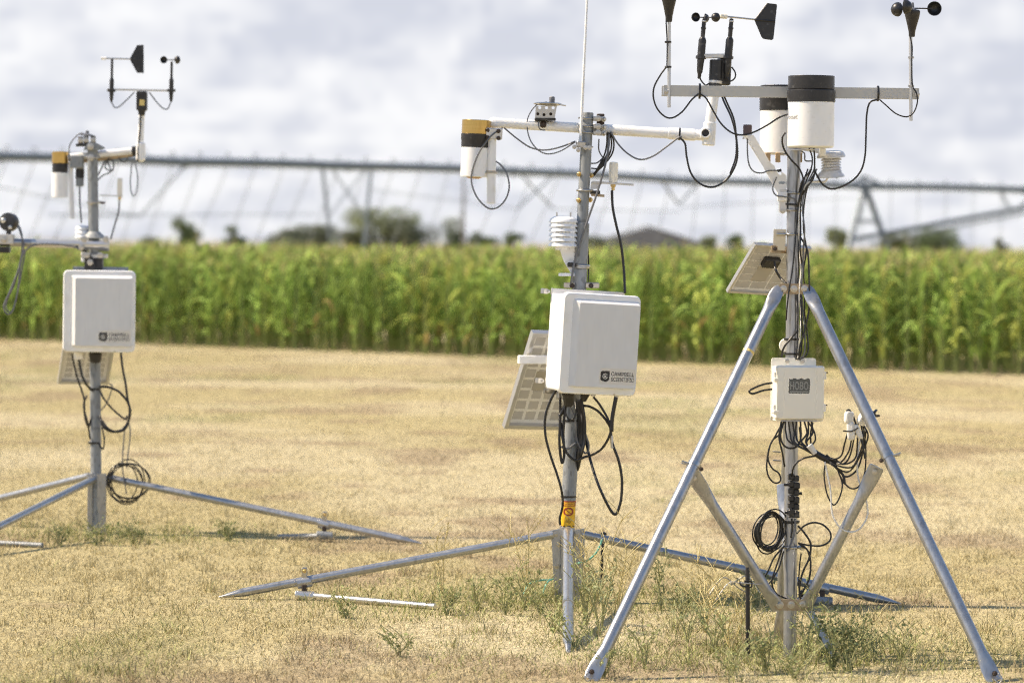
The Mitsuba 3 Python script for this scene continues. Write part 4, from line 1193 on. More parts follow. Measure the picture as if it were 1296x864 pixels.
add(g, 'stud', pipe(S.p(124, 256, 0), S.p(133, 257, 0), 1.6 * k, None, 8), 'rust')
g = part(root, 'rain_gauge', 'white gauge with gold rim and black band at the left mast')
c = S.p(75.8, 250, 0.03)
add(g, 'body', lathe(c, (0, 0, 1), [(9.6 * k, 0), (10.2 * k, 0.5 * k), (10.2 * k, 31 * k), (9.6 * k, 31.5 * k)], 36), 'white_plastic')
add(g, 'band', lathe(c + [0, 0, 31 * k], (0, 0, 1), [(9.4 * k, 0), (9.8 * k, 0.4 * k), (9.8 * k, 11.5 * k), (9.4 * k, 12 * k)], 36), 'black_plastic')
add(g, 'rim', lathe(c + [0, 0, 43 * k], (0, 0, 1), [(9.8 * k, 0), (10.4 * k, 0.4 * k), (10.4 * k, 14.6 * k), (9.8 * k, 15 * k), (9.4 * k, 14.6 * k), (1 * k, 2 * k)], 36), 'gold')
add(g, 'bracket', box(0.06, 0.05, 0.06, 0.004, S.p(98, 205, 0.02)), 'mast_grey', False)
S.pipe((91.5, 277, 0.03), (89, 206, 0.03), 3.0, 'pvc', 'drop_pipe')
S.pipe((101, 236, 0.05), (101.5, 200, 0.05), 5.2, 'mast_grey', 'sensor_tube')
S.pipe((101, 226, 0.05), (101.3, 214, 0.05), 5.6, 'black_plastic', 'sensor_tube_band')
S.cable([(101, 236, 0.04), (101, 255), (103, 282)], 1.0)
S.cable([(88, 205, 0.0), (88, 185), (97, 172), (105, 168)], 0.8, 'cable_grey')
g = part(root, 'aerial', 'small cream aerial right of the left mast')
add(g, 'dome', lathe(S.p(151.5, 248, 0.01), (0, 0, 1), [(2.6 * k, 0), (3.3 * k, 1 * k), (3.3 * k, 21 * k), (2.6 * k, 22.5 * k), (0, 22.8 * k)], 18), 'cream_plastic')
add(g, 'connector', lathe(S.p(151.5, 248, 0.01), (0, 0, -1), [(2 * k, 0), (2 * k, 5 * k)], 8), 'brass')
add(g, 'bracket', beam(S.p(126, 247, 0.0), S.p(156, 248.5, 0.01), 0.006, 0.02, (0, 0, 1), 0.001), 'aluminium', False)
S.cable([(151, 253, 0.01), (150, 268), (145, 285), (140, 303, -0.0)], 1.1, 'cable_grey')
S.cable([(168, 200, 0.0), (166, 215), (165, 235), (168, 248), (173, 242), (174, 222), (170, 203)], 0.8, 'cable_grey')
S.cable([(138, 200, 0.02), (133, 212), (142, 216), (143, 204), (134, 204), (128, 214), (124, 222)], 0.9)
S.cable([(150, 200, 0.0), (157, 206), (163, 198)], 0.8)
S.cable([(136, 205, 0.02), (140, 217, 0.0), (130, 222), (124, 228)], 0.9)
S.cable([(105, 318, -0.05), (92, 312, -0.07), (70, 309), (45, 310), (30, 320), (22, 345), (12, 370), (5, 387), (9, 397), (16, 393), (22, 370), (26, 335), (30, 312), (26, 295), (22, 285, -0.06)], 1.1, 'cable_grey')
S.cable([(24, 285, -0.06), (28, 300), (26, 330), (18, 360), (9, 380), (8, 390), (14, 395), (20, 380), (27, 345), (32, 318)], 0.9, 'cable_grey')
S.cable([(95, 312, -0.06), (107, 317), (118, 330), (119, 342)], 1.4)
# hanging loops below the box
S.cable([(153, 446, -0.08), (155, 465), (159, 486), (161, 502), (164, 520), (160, 540), (150, 546), (138, 543), (128, 531, -0.05)], 1.5)
S.cable([(126, 489, -0.03), (138, 490, -0.06), (152, 497), (163, 512), (164, 528), (156, 542), (143, 546), (131, 540), (126, 526, -0.03)], 1.6)
S.cable([(126, 493, -0.03), (132, 505, -0.04), (143, 518), (158, 530), (161, 526)], 1.2)
S.cable([(138, 485, 0.0), (142, 490), (135, 510), (127, 520)], 0.8, 'cable_grey')
S.cable([(100, 455, -0.08), (103, 472), (109, 486), (117, 494, -0.03)], 1.6)
S.cable([(91, 448, -0.08), (97, 475), (106, 503), (107, 520), (111, 535), (114, 555, -0.02)], 1.2)
S.cable([(110, 500, -0.02), (106, 512), (108, 530), (112, 540), (115, 530)], 1.2)
S.cable([(129, 540, -0.02), (132, 556), (130, 568), (125, 560)], 1.0)
S.cable([(158, 540, -0.05), (156, 565), (155, 590), (160, 625)], 0.8, 'cable_grey')
S.cable([(163, 535, -0.05), (165, 548), (162, 575), (160, 592)], 0.8, 'cable_grey')
g = part(root, 'cable_coil', 'black cable coil hung on the rear leg')
for j in range(6):
    a0 = rng.uniform(0, 6.28)
    cx, cy, rx, ry = 159.5 + rng.normal(0, 2.2), 611 + rng.normal(0, 2.0), 23.5 + rng.normal(0, 2.4), 22.5 + rng.normal(0, 2.6)
    S.cable([(cx + rx * math.cos(a0 + q), cy + ry * math.sin(a0 + q), -0.05 + 0.012 * math.sin(q + j)) for q in np.linspace(0, 6.2, 17)], 0.8, parent=g, name='loop', per=4)
S.tie(119.5, 560, 7.2, 0.0)
S.tie(120, 492, 7.2, 0.0)

# ================================================================== the right station
S = Station(thing('weather_station', 'tall tripod of bright galvanised pipe with cream box and two black topped gauges', 'weather station', 'weather stations in the field'), 11.99)
k = S.k
root = S.root
S.pipe((999.5, 836), (1005.5, 106), 8.4, 'galvanised', 'mast')
fl, fr_, fb_ = ground(748, 861), ground(1259, 863), ground(988, 812)
top_l, top_r = S.p(987, 362, -0.035), S.p(1020.5, 362, -0.035)
leg_tube(S, top_l, fl + [0, 0, 0.004], 0.0198)
leg_tube(S, top_r, fr_ + [0, 0, 0.004], 0.0198)
leg_tube(S, S.p(1004, 366, 0.04), fb_ + [0, 0, 0.004], 0.0185, side=(1, 0, 0))
for c, q in ((fl, -1), (fr_, 1)):
    g = part(root, 'foot')
    add(g, 'spike_ring', tube(spline([c + [q * 0.008, -0.012, 0.03], c + [q * 0.02, -0.02, 0.015], c + [q * 0.012, -0.02, 0.0], c + [-q * 0.002, -0.014, 0.01]], 5), 0.003, 8), 'steel', True)
    add(g, 'bolt', bolt(c + [-q * 0.002, -0.010, 0.03], (0, -1, 0), 0.006, 0.008), 'rust')
add(root, 'leg_seam', lathe(top_l + (fl - top_l) * 0.662, fl - top_l, [(0.0198, 0), (0.0204, 0.0006), (0.0204, 0.004), (0.0198, 0.0046)], 24), 'mast_grey')
add(root, 'tape', lathe(top_l + (fl - top_l) * 0.172, fl - top_l, [(0.0198, 0), (0.0202, 0.0004), (0.0202, 0.010), (0.0198, 0.0104)], 24), 'yellow_tape', label='faded yellow tape band on the near left leg')


def yoke(y, x0, x1, h):
    g = part(root, 'yoke', 'brown zinc plated clamp plate bolted to the mast')
    m = loft([rrect((x1 - x0) * k, h * k, h * 0.42 * k, -0.004), rrect((x1 - x0) * k, h * k, h * 0.42 * k, 0.004)])
    add(g, 'plate', tr(m, place(S.p((x0 + x1) / 2, y, -0.036), 0, 0.4)), 'zinc', 30)
    add(g, 'back_plate', tr(m, place(S.p((x0 + x1) / 2, y, 0.034), 0, 0.4)), 'zinc', 30)
    for x in (x0 + h * 0.5, (x0 + x1) / 2, x1 - h * 0.5):
        S.bolt(x, y, h * 0.24, -0.041, g)


yoke(365.5, 985, 1024.5, 13)
yoke(765, 980, 1022.5, 14)
# braces with pressed flat upper ends
for a, b in ((S.p(876, 598, -0.16), S.p(986, 771, -0.03)), (S.p(1110, 590, -0.16), S.p(1017, 771, -0.03)), (S.p(992, 612, 0.14), S.p(1001, 766, 0.03))):
    r = 0.0185
    L = np.linalg.norm(b - a)
    e = 0.055 / L
    add(root, 'brace', flat_tube(a, b, [(0, r * 1.25, r * 0.2), (0.01, r * 1.4, r * 0.22), (e, r * 1.4, r * 0.24), (e * 1.7, r * 1.2, r * 0.6), (e * 2.4, r, r), (1 - e * 1.5, r, r), (1 - e * 0.8, r * 1.2, r * 0.5), (1 - 0.01, r * 1.25, r * 0.22), (1, r, r * 0.2)], (1, -0.25, 0.3)), 'galvanised', 40)
for x, y, q in ((872, 595, -1), (1117, 583, 1)):
    lg0, lg1 = (top_l, fl) if q < 0 else (top_r, fr_)
    t = (y - 362) / (861 - 362)
    c = lg0 + (lg1 - lg0) * t
    d = unit(lg1 - lg0)
    g = part(root, 'brace_clamp')
    add(g, 'band', lathe(c - d * 0.008, d, [(0.0199, 0), (0.0225, 0.001), (0.0225, 0.015), (0.0199, 0.016)], 24), 'steel')
    add(g, 'tail', pipe(c + [q * 0.015, -0.012, 0.004], c + [q * 0.042, -0.012, 0.013], 0.0032, None, 8), 'steel')
    add(g, 'tail', pipe(c + [q * 0.015, 0.012, 0.0], c + [q * 0.042, 0.010, 0.006], 0.0032, None, 8), 'steel')
    add(g, 'bolt', bolt(c + [-q * 0.022, -0.018, -0.012], (0, -1, 0), 0.005, 0.007), 'rust')
S.bolt(1107, 597, 2.4, -0.172, root)
S.bolt(879, 605, 2.0, -0.172, root)
add(root, 'ground_strap', beam(S.p(1024, 771, 0.02), ground(1058, 834), 0.024, 0.006, (1, 0, 0.4)), 'galvanised', False)
# crossarm: an open channel
a, b = S.p(840, 115, -0.03), S.p(1162.5, 119, -0.03)
x_ = unit(b - a)
z_ = unit(np.cross([0, -1.0, 0], x_)) * -1
z_ = z_ if z_[2] > 0 else -z_
hw = 6.8 * k
chan = Polygon([(-hw, -hw), (hw, -hw), (hw, -hw + 0.004), (-hw + 0.004, -hw + 0.004), (-hw + 0.004, hw - 0.004), (hw, hw - 0.004), (hw, hw), (-hw, hw)])
m = trimesh.creation.extrude_polygon(chan, np.linalg.norm(b - a), engine='earcut')
y_ = np.cross(z_, x_)
add(root, 'crossarm', tr(m, basis(a, y_, z_, x_) if np.dot(np.cross(y_, z_), x_) > 0 else basis(a, -y_, z_, x_)), 'bar_aluminium', False)
add(root, 'arm_rod_clamp', box(0.006, 0.03, 0.034, 0.001, S.p(838.5, 115.5, -0.03)), 'steel', False)
S.bolt(843.5, 115.5, 2.2, -0.052, root)
S.bolt(1161, 119.5, 2.2, -0.052, root)


def cone_cups(px, top, rod0, rod1, angles, half, length, lean, label, hub_up):
    g = part(root, 'cup_anemometer', label)
    ax = unit([lean, 0, 1])
    c = S.p(px, top + length, -0.05)
    add(g, 'cone', lathe(c, ax, [(half * 0.36 * k, 0), (half * 0.40 * k, 1 * k), (half * 0.42 * k, 6 * k), (half * 0.62 * k, length * 0.42 * k), (half * 0.95 * k, length * 0.78 * k), (half * k, length * 0.9 * k), (half * 0.98 * k, (length - 1) * k), (half * 0.8 * k, length * k)], 24), 'black_plastic', 40)
    h = c + ax * (length + hub_up) * k
    add(g, 'hub', lathe(c + ax * (length - 1) * k, ax, [(half * 0.6 * k, 0), (half * 0.5 * k, hub_up * k), (half * 0.22 * k, (hub_up + 2) * k), (half * 0.15 * k, (hub_up + 8) * k), (0, (hub_up + 8.5) * k)], 16), 'cable_grey')
    cups(S, g, h, 28 * k, 9.2 * k, angles, sense=-1)
    S.pipe((rod0[0], rod0[1], -0.05), (rod1[0], rod1[1], -0.05), 2.2, 'aluminium', 'rod', g, n=14)
    return g


g1 = cone_cups(846.5, -12, (847, 28), (846.7, 136), (40, 160, 280), 10.5, 40, 0.0, 'black cone cup anemometer cut by the frame at the left end of the crossarm', 3)
g2 = cone_cups(1154, 13, (1152.5, 45), (1153, 153), (4, 124, 244), 9.8, 34, 0.012, 'black three cup anemometer at the right end of the crossarm', 2)
for y in (53.5, 85):
    S.tie(845.5, y, 3.4, -0.05, g1)
for y in (73, 109):
    S.tie(1153, y, 3.0, -0.05, g2, mat='steel')
S.cable([(843, 27, -0.06), (844, 45), (844.5, 60), (844, 85)], 0.9)
S.cable([(844, 84, -0.06), (836, 95), (828, 110), (827, 124), (832, 138), (842, 148), (852, 149), (864, 141), (875, 127), (884, 119, -0.055)], 1.1)
S.cable([(886, 119, -0.055), (894, 125), (903, 141), (913, 157), (926, 168), (940, 171), (955, 167), (972, 158), (986, 149), (997, 145, -0.10)], 1.1)
S.tie(885.5, 115.6, 9.0, -0.03, axis=(1, 0, -0.012))
S.cable([(912, 112, -0.03), (920, 130), (929, 152), (932, 178), (931, 200), (924, 220, -0.03)], 1.2)
S.cable([(1152, 47, -0.06), (1154.5, 60), (1154, 80), (1155, 108), (1160, 118), (1161, 130), (1156, 143), (1147, 148), (1134, 144), (1122, 134), (1113, 126, -0.055)], 0.9)
S.cable([(1111, 126, -0.055), (1101, 130), (1097, 145), (1096, 170), (1095, 195), (1091, 213), (1082, 226), (1068, 235), (1052, 239), (1041, 233), (1035, 224), (1030, 214, -0.03)], 1.2)
S.tie(1111, 118.6, 9.0, -0.03, axis=(1, 0, -0.012))


def black_top_gauge(px, y_top, y_split, y_col, y_bot, r, dy, label):
    g = part(root, 'rain_gauge', label)
    c = S.p(px, y_bot, dy)
    q = [(y_bot - y) * k for y in (y_col, y_split, y_top)]
    add(g, 'body', lathe(c, (0, 0, 1), [((r - 2.4) * k, -1 * k), ((r - 0.4) * k, 0.3 * k), (r * k, 1.2 * k), (r * k, q[0]), ((r - 1) * k, q[0] + 1 * k)], 56), 'white_plastic', 40)
    add(g, 'collar', lathe(c + [0, 0, q[0] - 0.5 * k], (0, 0, 1), [((r + 0.1) * k, 0), ((r + 1.2) * k, 0.5 * k), ((r + 1.3) * k, q[1] - q[0] - 1.5 * k), ((r + 0.9) * k, q[1] - q[0] - 0.3 * k), ((r - 0.5) * k, q[1] - q[0])], 56), 'black_plastic', 35)
    h = q[2] - q[1]
    add(g, 'rim', lathe(c + [0, 0, q[1] - 1 * k], (0, 0, 1), [((r - 1.2) * k, 0), ((r + 0.0) * k, 1.6 * k), ((r + 0.1) * k, h), ((r - 0.4) * k, h + 0.9 * k), ((r - 1.3) * k, h + 0.6 * k), ((r - 1.6) * k, 2 * k), (2 * k, -10 * k)], 56), 'black_plastic', 35)
    return g, c


g, c = black_top_gauge(1026, 97.5, 114.5, 130, 186, 29, -0.14, 'white rain gauge with black collar in front of the crossarm')
for y in (153, 162.5):
    S.bolt(1039, y, 1.0, -0.14 - 29 * k * 0.89, g, mat='rust')
for x in (1005, 1047, 1050):
    S.pipe((x, 187.5, -0.13), (x, 184, -0.13), 1.8, 'steel', 'screw', g, n=10)
wm = meshkit.text_mesh('onset', 5.2 * k, 0.0006, bold=True)
wm = trimesh.Trimesh(*trimesh.remesh.subdivide_to_size(wm.vertices, wm.faces, 0.004))
v = np.array(wm.vertices)
phi = math.radians(-166.5) + (v[:, 0] - 0.0) / (29 * k)
R_ = 29 * k + 0.0004 + v[:, 2]
wm.vertices = np.stack([c[0] + R_ * np.cos(phi), c[1] + R_ * np.sin(phi), c[2] + 34 * k + v[:, 1]], 1)
add(g, 'lettering', wm, 'cable_grey', False)
g, c = black_top_gauge(989, 107.5, 122, 139.5, 194.5, 27.5, 0.13, 'white rain gauge with black collar behind the crossarm')
for x in (972, 984.5, 1012):
    add(g, 'stand_foot', box(6 * k, 0.02, 12 * k, 0.001, S.p(x, 199.5, 0.06)), 'tan_plastic', False)
g = part(root, 'gauge_bracket')
add(g, 'front_arm', beam(S.p(1004, 190, -0.01), S.p(1026, 189.5, -0.14), 0.03, 0.004, (1, 1, 0), 0.0005), 'aluminium', False)
add(g, 'rear_arm', beam(S.p(1004, 197, 0.0), S.p(990, 196, 0.13), 0.03, 0.004, (1, 1, 0), 0.0005), 'aluminium', False)
add(g, 'angle', box(0.02, 0.03, 0.03, 0.001, S.p(1041, 192, -0.06)), 'pvc', False)
S.cable([(1010, 190, 0.01), (1018, 194), (1019, 203), (1027, 204)], 0.9, 'cable_grey', parent=g, name='hook')
# louvred sensor to the right
g = part(root, 'radiation_shield', 'small white louvred shield under the right side of the front gauge')
ax = unit([-0.07, -0.1, 1])
for y, r, h in ((199.5, 18, 8), (203.2, 13.4, 3.0), (206.8, 12.8, 3.0), (210.4, 12.8, 3.0), (214, 13.2, 3.0), (217.6, 13.6, 3.2)):
    add(g, 'plate', lathe(S.p(1052, y, -0.03), ax, [(r * 0.8 * k, 0), (r * k, 0.3 * k), (r * k, 0.3 * h * k), (r * 0.88 * k, 0.8 * h * k), (r * 0.7 * k, h * k), (0, (h + 0.2) * k)], 36), 'shield_grey', 50)
add(g, 'skirt', lathe(S.p(1051, 224.5, -0.03), ax, [(10 * k, 0), (18 * k, 0.2 * k), (18.2 * k, 1.4 * k), (14 * k, 6.5 * k), (12 * k, 8 * k)], 36), 'shield_grey', 50)
for dx in (-10, 8):
    S.pipe((1051 + dx, 226, -0.06), (1051 + dx, 223, -0.06), 1.3, 'rust', 'screw', g, n=8)
S.pipe((1051, 222, -0.03), (1052.5, 200, -0.03), 9, 'white_plastic', 'core', g)
add(g, 'bracket', beam(S.p(1043, 192, -0.02), S.p(1012, 186, 0.0), 0.02, 0.01, (0, 0, 1), 0.001), 'pvc', False)
S.cable([(1048, 224, -0.04), (1044, 230), (1034, 230), (1022, 232), (1014, 246), (1012, 262, -0.02)], 1.2, 'cable_white')
# pyranometer on its slanting white arm
g = part(root, 'light_sensor', 'brown sensor cup on a slanting white arm left of the mast')
prof = np.array([(943, 172), (953, 172), (975, 206), (996, 222), (996, 243), (993, 245), (985, 244)], float)
poly = Polygon([(x, -y) for x, y in prof])
for cx, cy, ra, rb, an in ((985, 214, 3.0, 8.5, 28), (990.5, 231, 5, 2.2, 0)):
    from shapely import affinity
    poly = poly.difference(affinity.rotate(affinity.scale(Point(cx, -cy).buffer(1, 8), ra, rb), an))
poly = poly if poly.geom_type == 'Polygon' else max(poly.geoms, key=lambda q: q.area)
m = trimesh.creation.extrude_polygon(poly, 2.0, engine='earcut')
m.apply_translation([-970, 208, -1])
m.apply_scale(k)
add(g, 'arm', tr(m, basis(S.p(970, 208, -0.02), [1, 0, 0], [0, 0, 1], [0, -1, 0]) @ rot([0, 1, 0], 10)), 'white_plastic', False)
add(g, 'arm_flange', beam(S.p(943, 173.5, -0.005), S.p(988, 245, 0.0), 0.012, 0.003, (0, 1, 0), 0.0005), 'white_plastic', False)
add(g, 'sensor', lathe(S.p(946, 170.5, -0.015), (0, 0, 1), [(5.0 * k, 0), (5.6 * k, 0.4 * k), (5.6 * k, 11 * k), (5.2 * k, 12.4 * k), (4 * k, 12.6 * k), (3.6 * k, 11 * k), (0, 10.8 * k)], 24), 'sensor_brown')
add(g, 'seat', box(0.034, 0.034, 0.006, 0.001, S.p(947, 172, -0.012)), 'white_plastic', False)
S.bolt(941, 175, 1.0, -0.03, g)
S.cable([(946, 172, -0.03), (946, 192), (948, 208), (954, 217), (964, 219), (974, 216), (988, 216)], 0.9, 'cable_grey', parent=g)
S.cable([(983, 224, -0.03), (978, 238), (982, 247), (992, 249, -0.04), (1006, 252), (1010, 262, -0.03)], 0.9, 'cable_grey', parent=g)
S.cable([(984, 216.5, -0.035), (989, 215.5)], 1.8, parent=g, name='tie_tail')
g = part(root, 'sensor_clamp')
add(g, 'back_channel', box(0.026, 0.03, 0.075, 0.002, S.p(991, 254, 0.0)), 'aluminium', False)
for y in (244.5, 266):
    S.ubolt(1004, y, 8.6, 0.05, g, wire=1.3)
    S.bolt(990.5, y + 1, 2.4, -0.016, g)
add(g, 'block', box(0.032, 0.03, 0.03, 0.002, S.p(990, 249, -0.012)), 'pvc', False)
# solar panel
TL = S.p(955, 306, -0.02)
u_ = np.array([0.200, 0.105, -0.012])
v0 = S.p(921.5, 367, 0.13) - TL
v_ = v0 - u_ * (v0 @ u_) / (u_ @ u_)
TL = TL + np.array([0, 0.035, 0])
sg, sm, sw, shh = solar_panel(S, TL, TL + u_, TL + v_, 3, 6, 'tilted solar panel seen from its tan back behind the mast', 0.014, (0.44, 0.62, 0.26, 0.30), 0.008, 0.92)
jb = tr(box(0.062, 0.02, 0.04, 0.003, (sw * 0.45, -0.012, -shh * 0.34)), sm)
add(sg, 'junction_box', jb, 'black_plastic', False)
g = part(root, 'panel_bracket')
add(g, 'plate', beam(S.p(987, 290, -0.005), S.p(986, 317, 0.005), 0.042, 0.006, (1, 0, 0), 0.001), 'aluminium', False)
add(g, 'fold', beam(S.p(976, 315, -0.01), S.p(1000, 316.5, 0.03), 0.024, 0.004, (0, 0, 1), 0.001), 'zinc', False)
S.bolt(981, 315, 1.8, -0.022, g, mat='rust')
S.ubolt(1004, 296.5, 8.6, 0.0, g, wire=1.6)
add(g, 'stud', pipe(S.p(983, 296.5, -0.02), S.p(994, 296.5, -0.02), 2.2 * k, None, 10), 'steel')
S.cable([(980, 331, 0.03), (982, 342, 0.0), (988, 352), (995, 359, -0.03)], 1.6)
# trunk of cables down the mast
def trunk(dx, mat, r, seed):
    rg = np.random.default_rng(seed)
    pts = [(1024 + dx * 1.5, 214, -0.03), (1016 + dx, 236, -0.04), (1011 + dx, 262, -0.04)]
    for y in range(290, 452, 26):
        pts.append((1011 + dx + rg.normal(0, 1.3) + (y - 280) * 0.004 * dx, y, -0.035 + 0.008 * rg.normal()))
    pts += [(1008 + dx * 0.6, 455, -0.03)]
    S.cable(pts, r, mat)


for dx, mat, r, sd in ((-1, 'cable_black', 1.0, 1), (2, 'cable_black', 1.1, 2), (4.5, 'cable_grey', 1.0, 3), (6.5, 'cable_black', 1.0, 4), (1, 'cable_white', 0.8, 5)):
    trunk(dx, mat, r, sd)
S.cable([(994, 168, -0.11), (990, 175), (992, 188, -0.06), (1001, 202, -0.05), (1012, 214), (1017, 230), (1014, 246), (1009, 262, -0.04)], 1.2)
S.cable([(1024, 187, -0.05), (1028, 200), (1026, 215), (1016, 228), (1011, 244, -0.04)], 1.0)
S.cable([(1030, 187, -0.05), (1031, 202), (1030, 224), (1022, 236), (1013, 250, -0.04)], 1.1)
S.cable([(1010, 262, -0.04), (1008, 285), (1006, 310, -0.045), (1003, 340), (999, 365, -0.05), (996, 390), (995, 405, -0.04)], 1.0)
S.cable([(1013, 300, -0.04), (1022, 318, -0.045), (1024, 355), (1024, 390), (1018, 420), (1012, 440), (1011, 455, -0.04)], 1.2)
S.cable([(1010, 418, -0.04), (1001, 428, -0.05), (992, 440), (989, 452, -0.04)], 1.3)
S.tie(1005, 259, 11, -0.005, tilt=0.06)
S.tie(1002, 429, 9.4, 0.0)
S.tie(1002, 447.5, 9.4, 0.0)
add(root, 'round_cap', lathe(S.p(995, 437, 0.0), (-0.2, -1, 0), [(6 * k, -5 * k), (8.6 * k, -4 * k), (9 * k, 1.5 * k), (8 * k, 3 * k), (0, 3.4 * k)], 24), 'cream_plastic')

# cream box
g = part(root, 'logger_box', 'cream latched logger box with a dark lettered plate')
m = place(S.p(1012.5, 497, -0.10), 9, 0.4)
P = lambda mesh: tr(mesh, m)
w, h = 63 * k, 68 * k
add(g, 'back_flange', P(loft([rrect(58 * k, 80 * k, 0.010, 0.075, cz=3 * k, cx=-2 * k), rrect(58 * k, 80 * k, 0.010, 0.079, cz=3 * k, cx=-2 * k)])), 'cream_plastic', False)
add(g, 'body', P(loft([rrect(w * 0.98, h * 0.97, 0.006, 0.02), rrect(w * 0.95, h * 0.95, 0.006, 0.0745)])), 'cream_plastic', 30)
add(g, 'lid', P(loft([rrect(w * 0.93, h * 0.93, 0.006, -0.004), rrect(w * 0.95, h * 0.95, 0.007, -0.0025), rrect(w, h, 0.008, 0.004), rrect(w, h, 0.008, 0.018), rrect(w * 0.985, h * 0.985, 0.008, 0.0205)])), 'cream_plastic', 40)
for x in (-0.33, 0.33):
    add(g, 'rib', P(box(0.003, 0.004, h * 0.9, 0.001, (x * w, -0.0045, 0))), 'cream_plastic', False)
for z in (0.30, -0.30):
    add(g, 'latch', P(box(0.014, 0.022, 0.032, 0.003, (-w * 0.5, 0.012, z * h))), 'cream_plastic', False)
    add(g, 'latch_lip', P(box(0.020, 0.006, 0.012, 0.002, (-w * 0.48, -0.002, z * h - 0.01))), 'cream_plastic', False)
    add(g, 'hinge', P(box(0.010, 0.020, 0.026, 0.002, (w * 0.51, 0.012, z * h + 0.004))), 'cream_plastic', False)
    add(g, 'hinge_pin', P(pipe((w * 0.50 + 0.006, 0.006, z * h + 0.014), (w * 0.50 + 0.012, 0.004, z * h + 0.014), 0.0022, None, 8)), 'rust')
add(g, 'bottom_rail', P(box(w * 0.96, 0.05, 0.008, 0.002, (0.002, 0.035, -h * 0.5 - 0.001))), 'cream_plastic', False)
flat = m @ basis((0, 0, 0), [1, 0, 0], [0, 0, 1], [0, -1, 0])
pw, ph = 27 * k, 18.5 * k
wav = [(-pw / 2, -ph / 2), (pw / 2 - 0.002, -ph / 2), (pw / 2, -ph / 2 + 0.012), (pw / 2 + 0.001, ph / 2 - 0.008), (pw / 2 - 0.001, ph / 2)]
wav += [(pw / 2 - 0.001 - (pw - 0.002) * q, ph / 2 + 0.0022 * math.sin(q * 19)) for q in np.linspace(0.06, 1, 22)]
pm = trimesh.creation.extrude_polygon(Polygon(wav), 0.001, engine='earcut')
pc = (-1.5 * k, 8.5 * k)
add(g, 'name_plate', tr(pm, flat @ basis((pc[0], pc[1], 0.0042), [1, 0, 0], [0, 1, 0], [0, 0, 1])), 'plaque', False, label='dark grey plate reading HOBO')
tmsh = meshkit.text_mesh('HOBO', 9.5 * k, 0.0007, bold=True)
tmsh.apply_scale([23.5 * k / (tmsh.bounds[1][0] - tmsh.bounds[0][0]), 1, 1])
add(g, 'lettering', tr(tmsh, flat @ basis((pc[0] - 11.9 * k - tmsh.bounds[0][0], pc[1] - 4.2 * k, 0.0051), [1, 0, 0], [0, 1, 0], [0, 0, 1])), 'print_light', False)
add(g, 'plate_stripe', tr(box(24 * k, 2.0 * k, 0.0007), flat @ basis((pc[0], pc[1] - 7.2 * k, 0.0054), [1, 0, 0], [0, 1, 0], [0, 0, 1])), 'print_light', False)
for x in (996.5, 1015.5):
    S.bolt(x, 457, 2.0, -0.035, g)
S.pipe((982, 527, -0.09), (989, 532, -0.09), 0.9, 'steel', 'wire_bail', g, n=8)
S.pipe((988, 532.5, -0.10), (1034, 532.5, -0.10), 0.9, 'steel', 'wire_bail', g, n=8)
# loops and bundles below the box
S.cable([(980, 484, -0.05), (967, 486), (954, 491), (948, 495), (953, 498), (966, 494), (980, 492)], 1.3)
S.cable([(990, 535, -0.05), (982, 550), (974, 565), (972, 580), (977, 592), (985, 598), (988, 605), (986, 610), (979, 610), (972, 601), (970.5, 585), (976, 560), (986, 550, -0.04)], 1.1)
S.cable([(992, 533, -0.08), (988, 550), (991, 562), (999, 567), (1008, 565), (1013, 556), (1012, 540)], 1.2)
S.cable([(989, 533, -0.08), (986, 553), (990, 572), (993, 590, -0.05)], 1.2)
starts = [(994, 0), (998, 1), (1003, 2), (1008, 3), (1013, 4), (1018, 5), (1023, 6), (1027, 7)]
rb = np.random.default_rng(5)
for x, j in starts:
    S.cable([(x, 533, -0.09), (x + rb.normal(2, 1.5), 548), (x * 0.6 + 1016 * 0.4 + rb.normal(0, 1.5), 560, -0.10), (1032 + rb.normal(0, 1.5), 573 + rb.normal(0, 1.3), -0.11), (1043, 579 + rb.normal(0, 1.2), -0.11)], 1.15)
S.cable([(1023, 534, -0.09), (1030, 545), (1032, 556), (1027, 562), (1026, 548), (1029, 534)], 1.1)
S.cable([(1043, 578, -0.11), (1030, 577), (1014, 581, -0.09), (1005, 590), (1002, 602, -0.05)], 1.2)
g = part(root, 'cable_bundle', 'black taped bundle of cables beside the mast')
S.cable([(1030, 572, -0.11), (1040, 578), (1052, 584)], 4.2, parent=g, name='tape')
for q in range(4):
    S.cable([(1046 + q * 1.2, 575 + q * 2, -0.112), (1050 + q * 2, 579 + q * 2.4), (1056 + q, 581 + 2.6 * q)], 1.2, parent=g, name='strand')
S.pipe((1024, 563, -0.12), (1032, 574, -0.12), 4.2, 'label_pale', 'tag', g, r1=3)
ends = [(1071, 553), (1074, 556), (1078, 561), (1084, 566), (1090, 562), (1093, 556)]
for j, (x, y) in enumerate(ends):
    q = rb.normal(0, 1, 12)
    S.cable([(1048, 581 + q[11] * 0.6, -0.11), (1056 + q[0], 580 + 2.0 * j + q[1], -0.13 + 0.008 * q[2]), ((1050 + x) / 2 + 4 + 2 * q[3], 578 + 3.6 * j + 2 * q[4], -0.14 + 0.01 * q[5]), (x - 2 + q[6], y + 12 + 1.2 * j + 2 * q[7], -0.15), (x + 3 + q[8] * 1.5, y - 6 + 2 * q[9], -0.155), (1079 + 2.8 * j + q[10] * 1.5, 536, -0.155)], 1.1)
S.cable([(1050, 584, -0.12), (1060, 592), (1068, 602), (1069, 612), (1062, 600)], 1.1)
S.cable([(1052, 585, -0.11), (1063, 597), (1072, 603), (1084, 595), (1090, 580), (1094, 560), (1096, 545, -0.15)], 1.2)
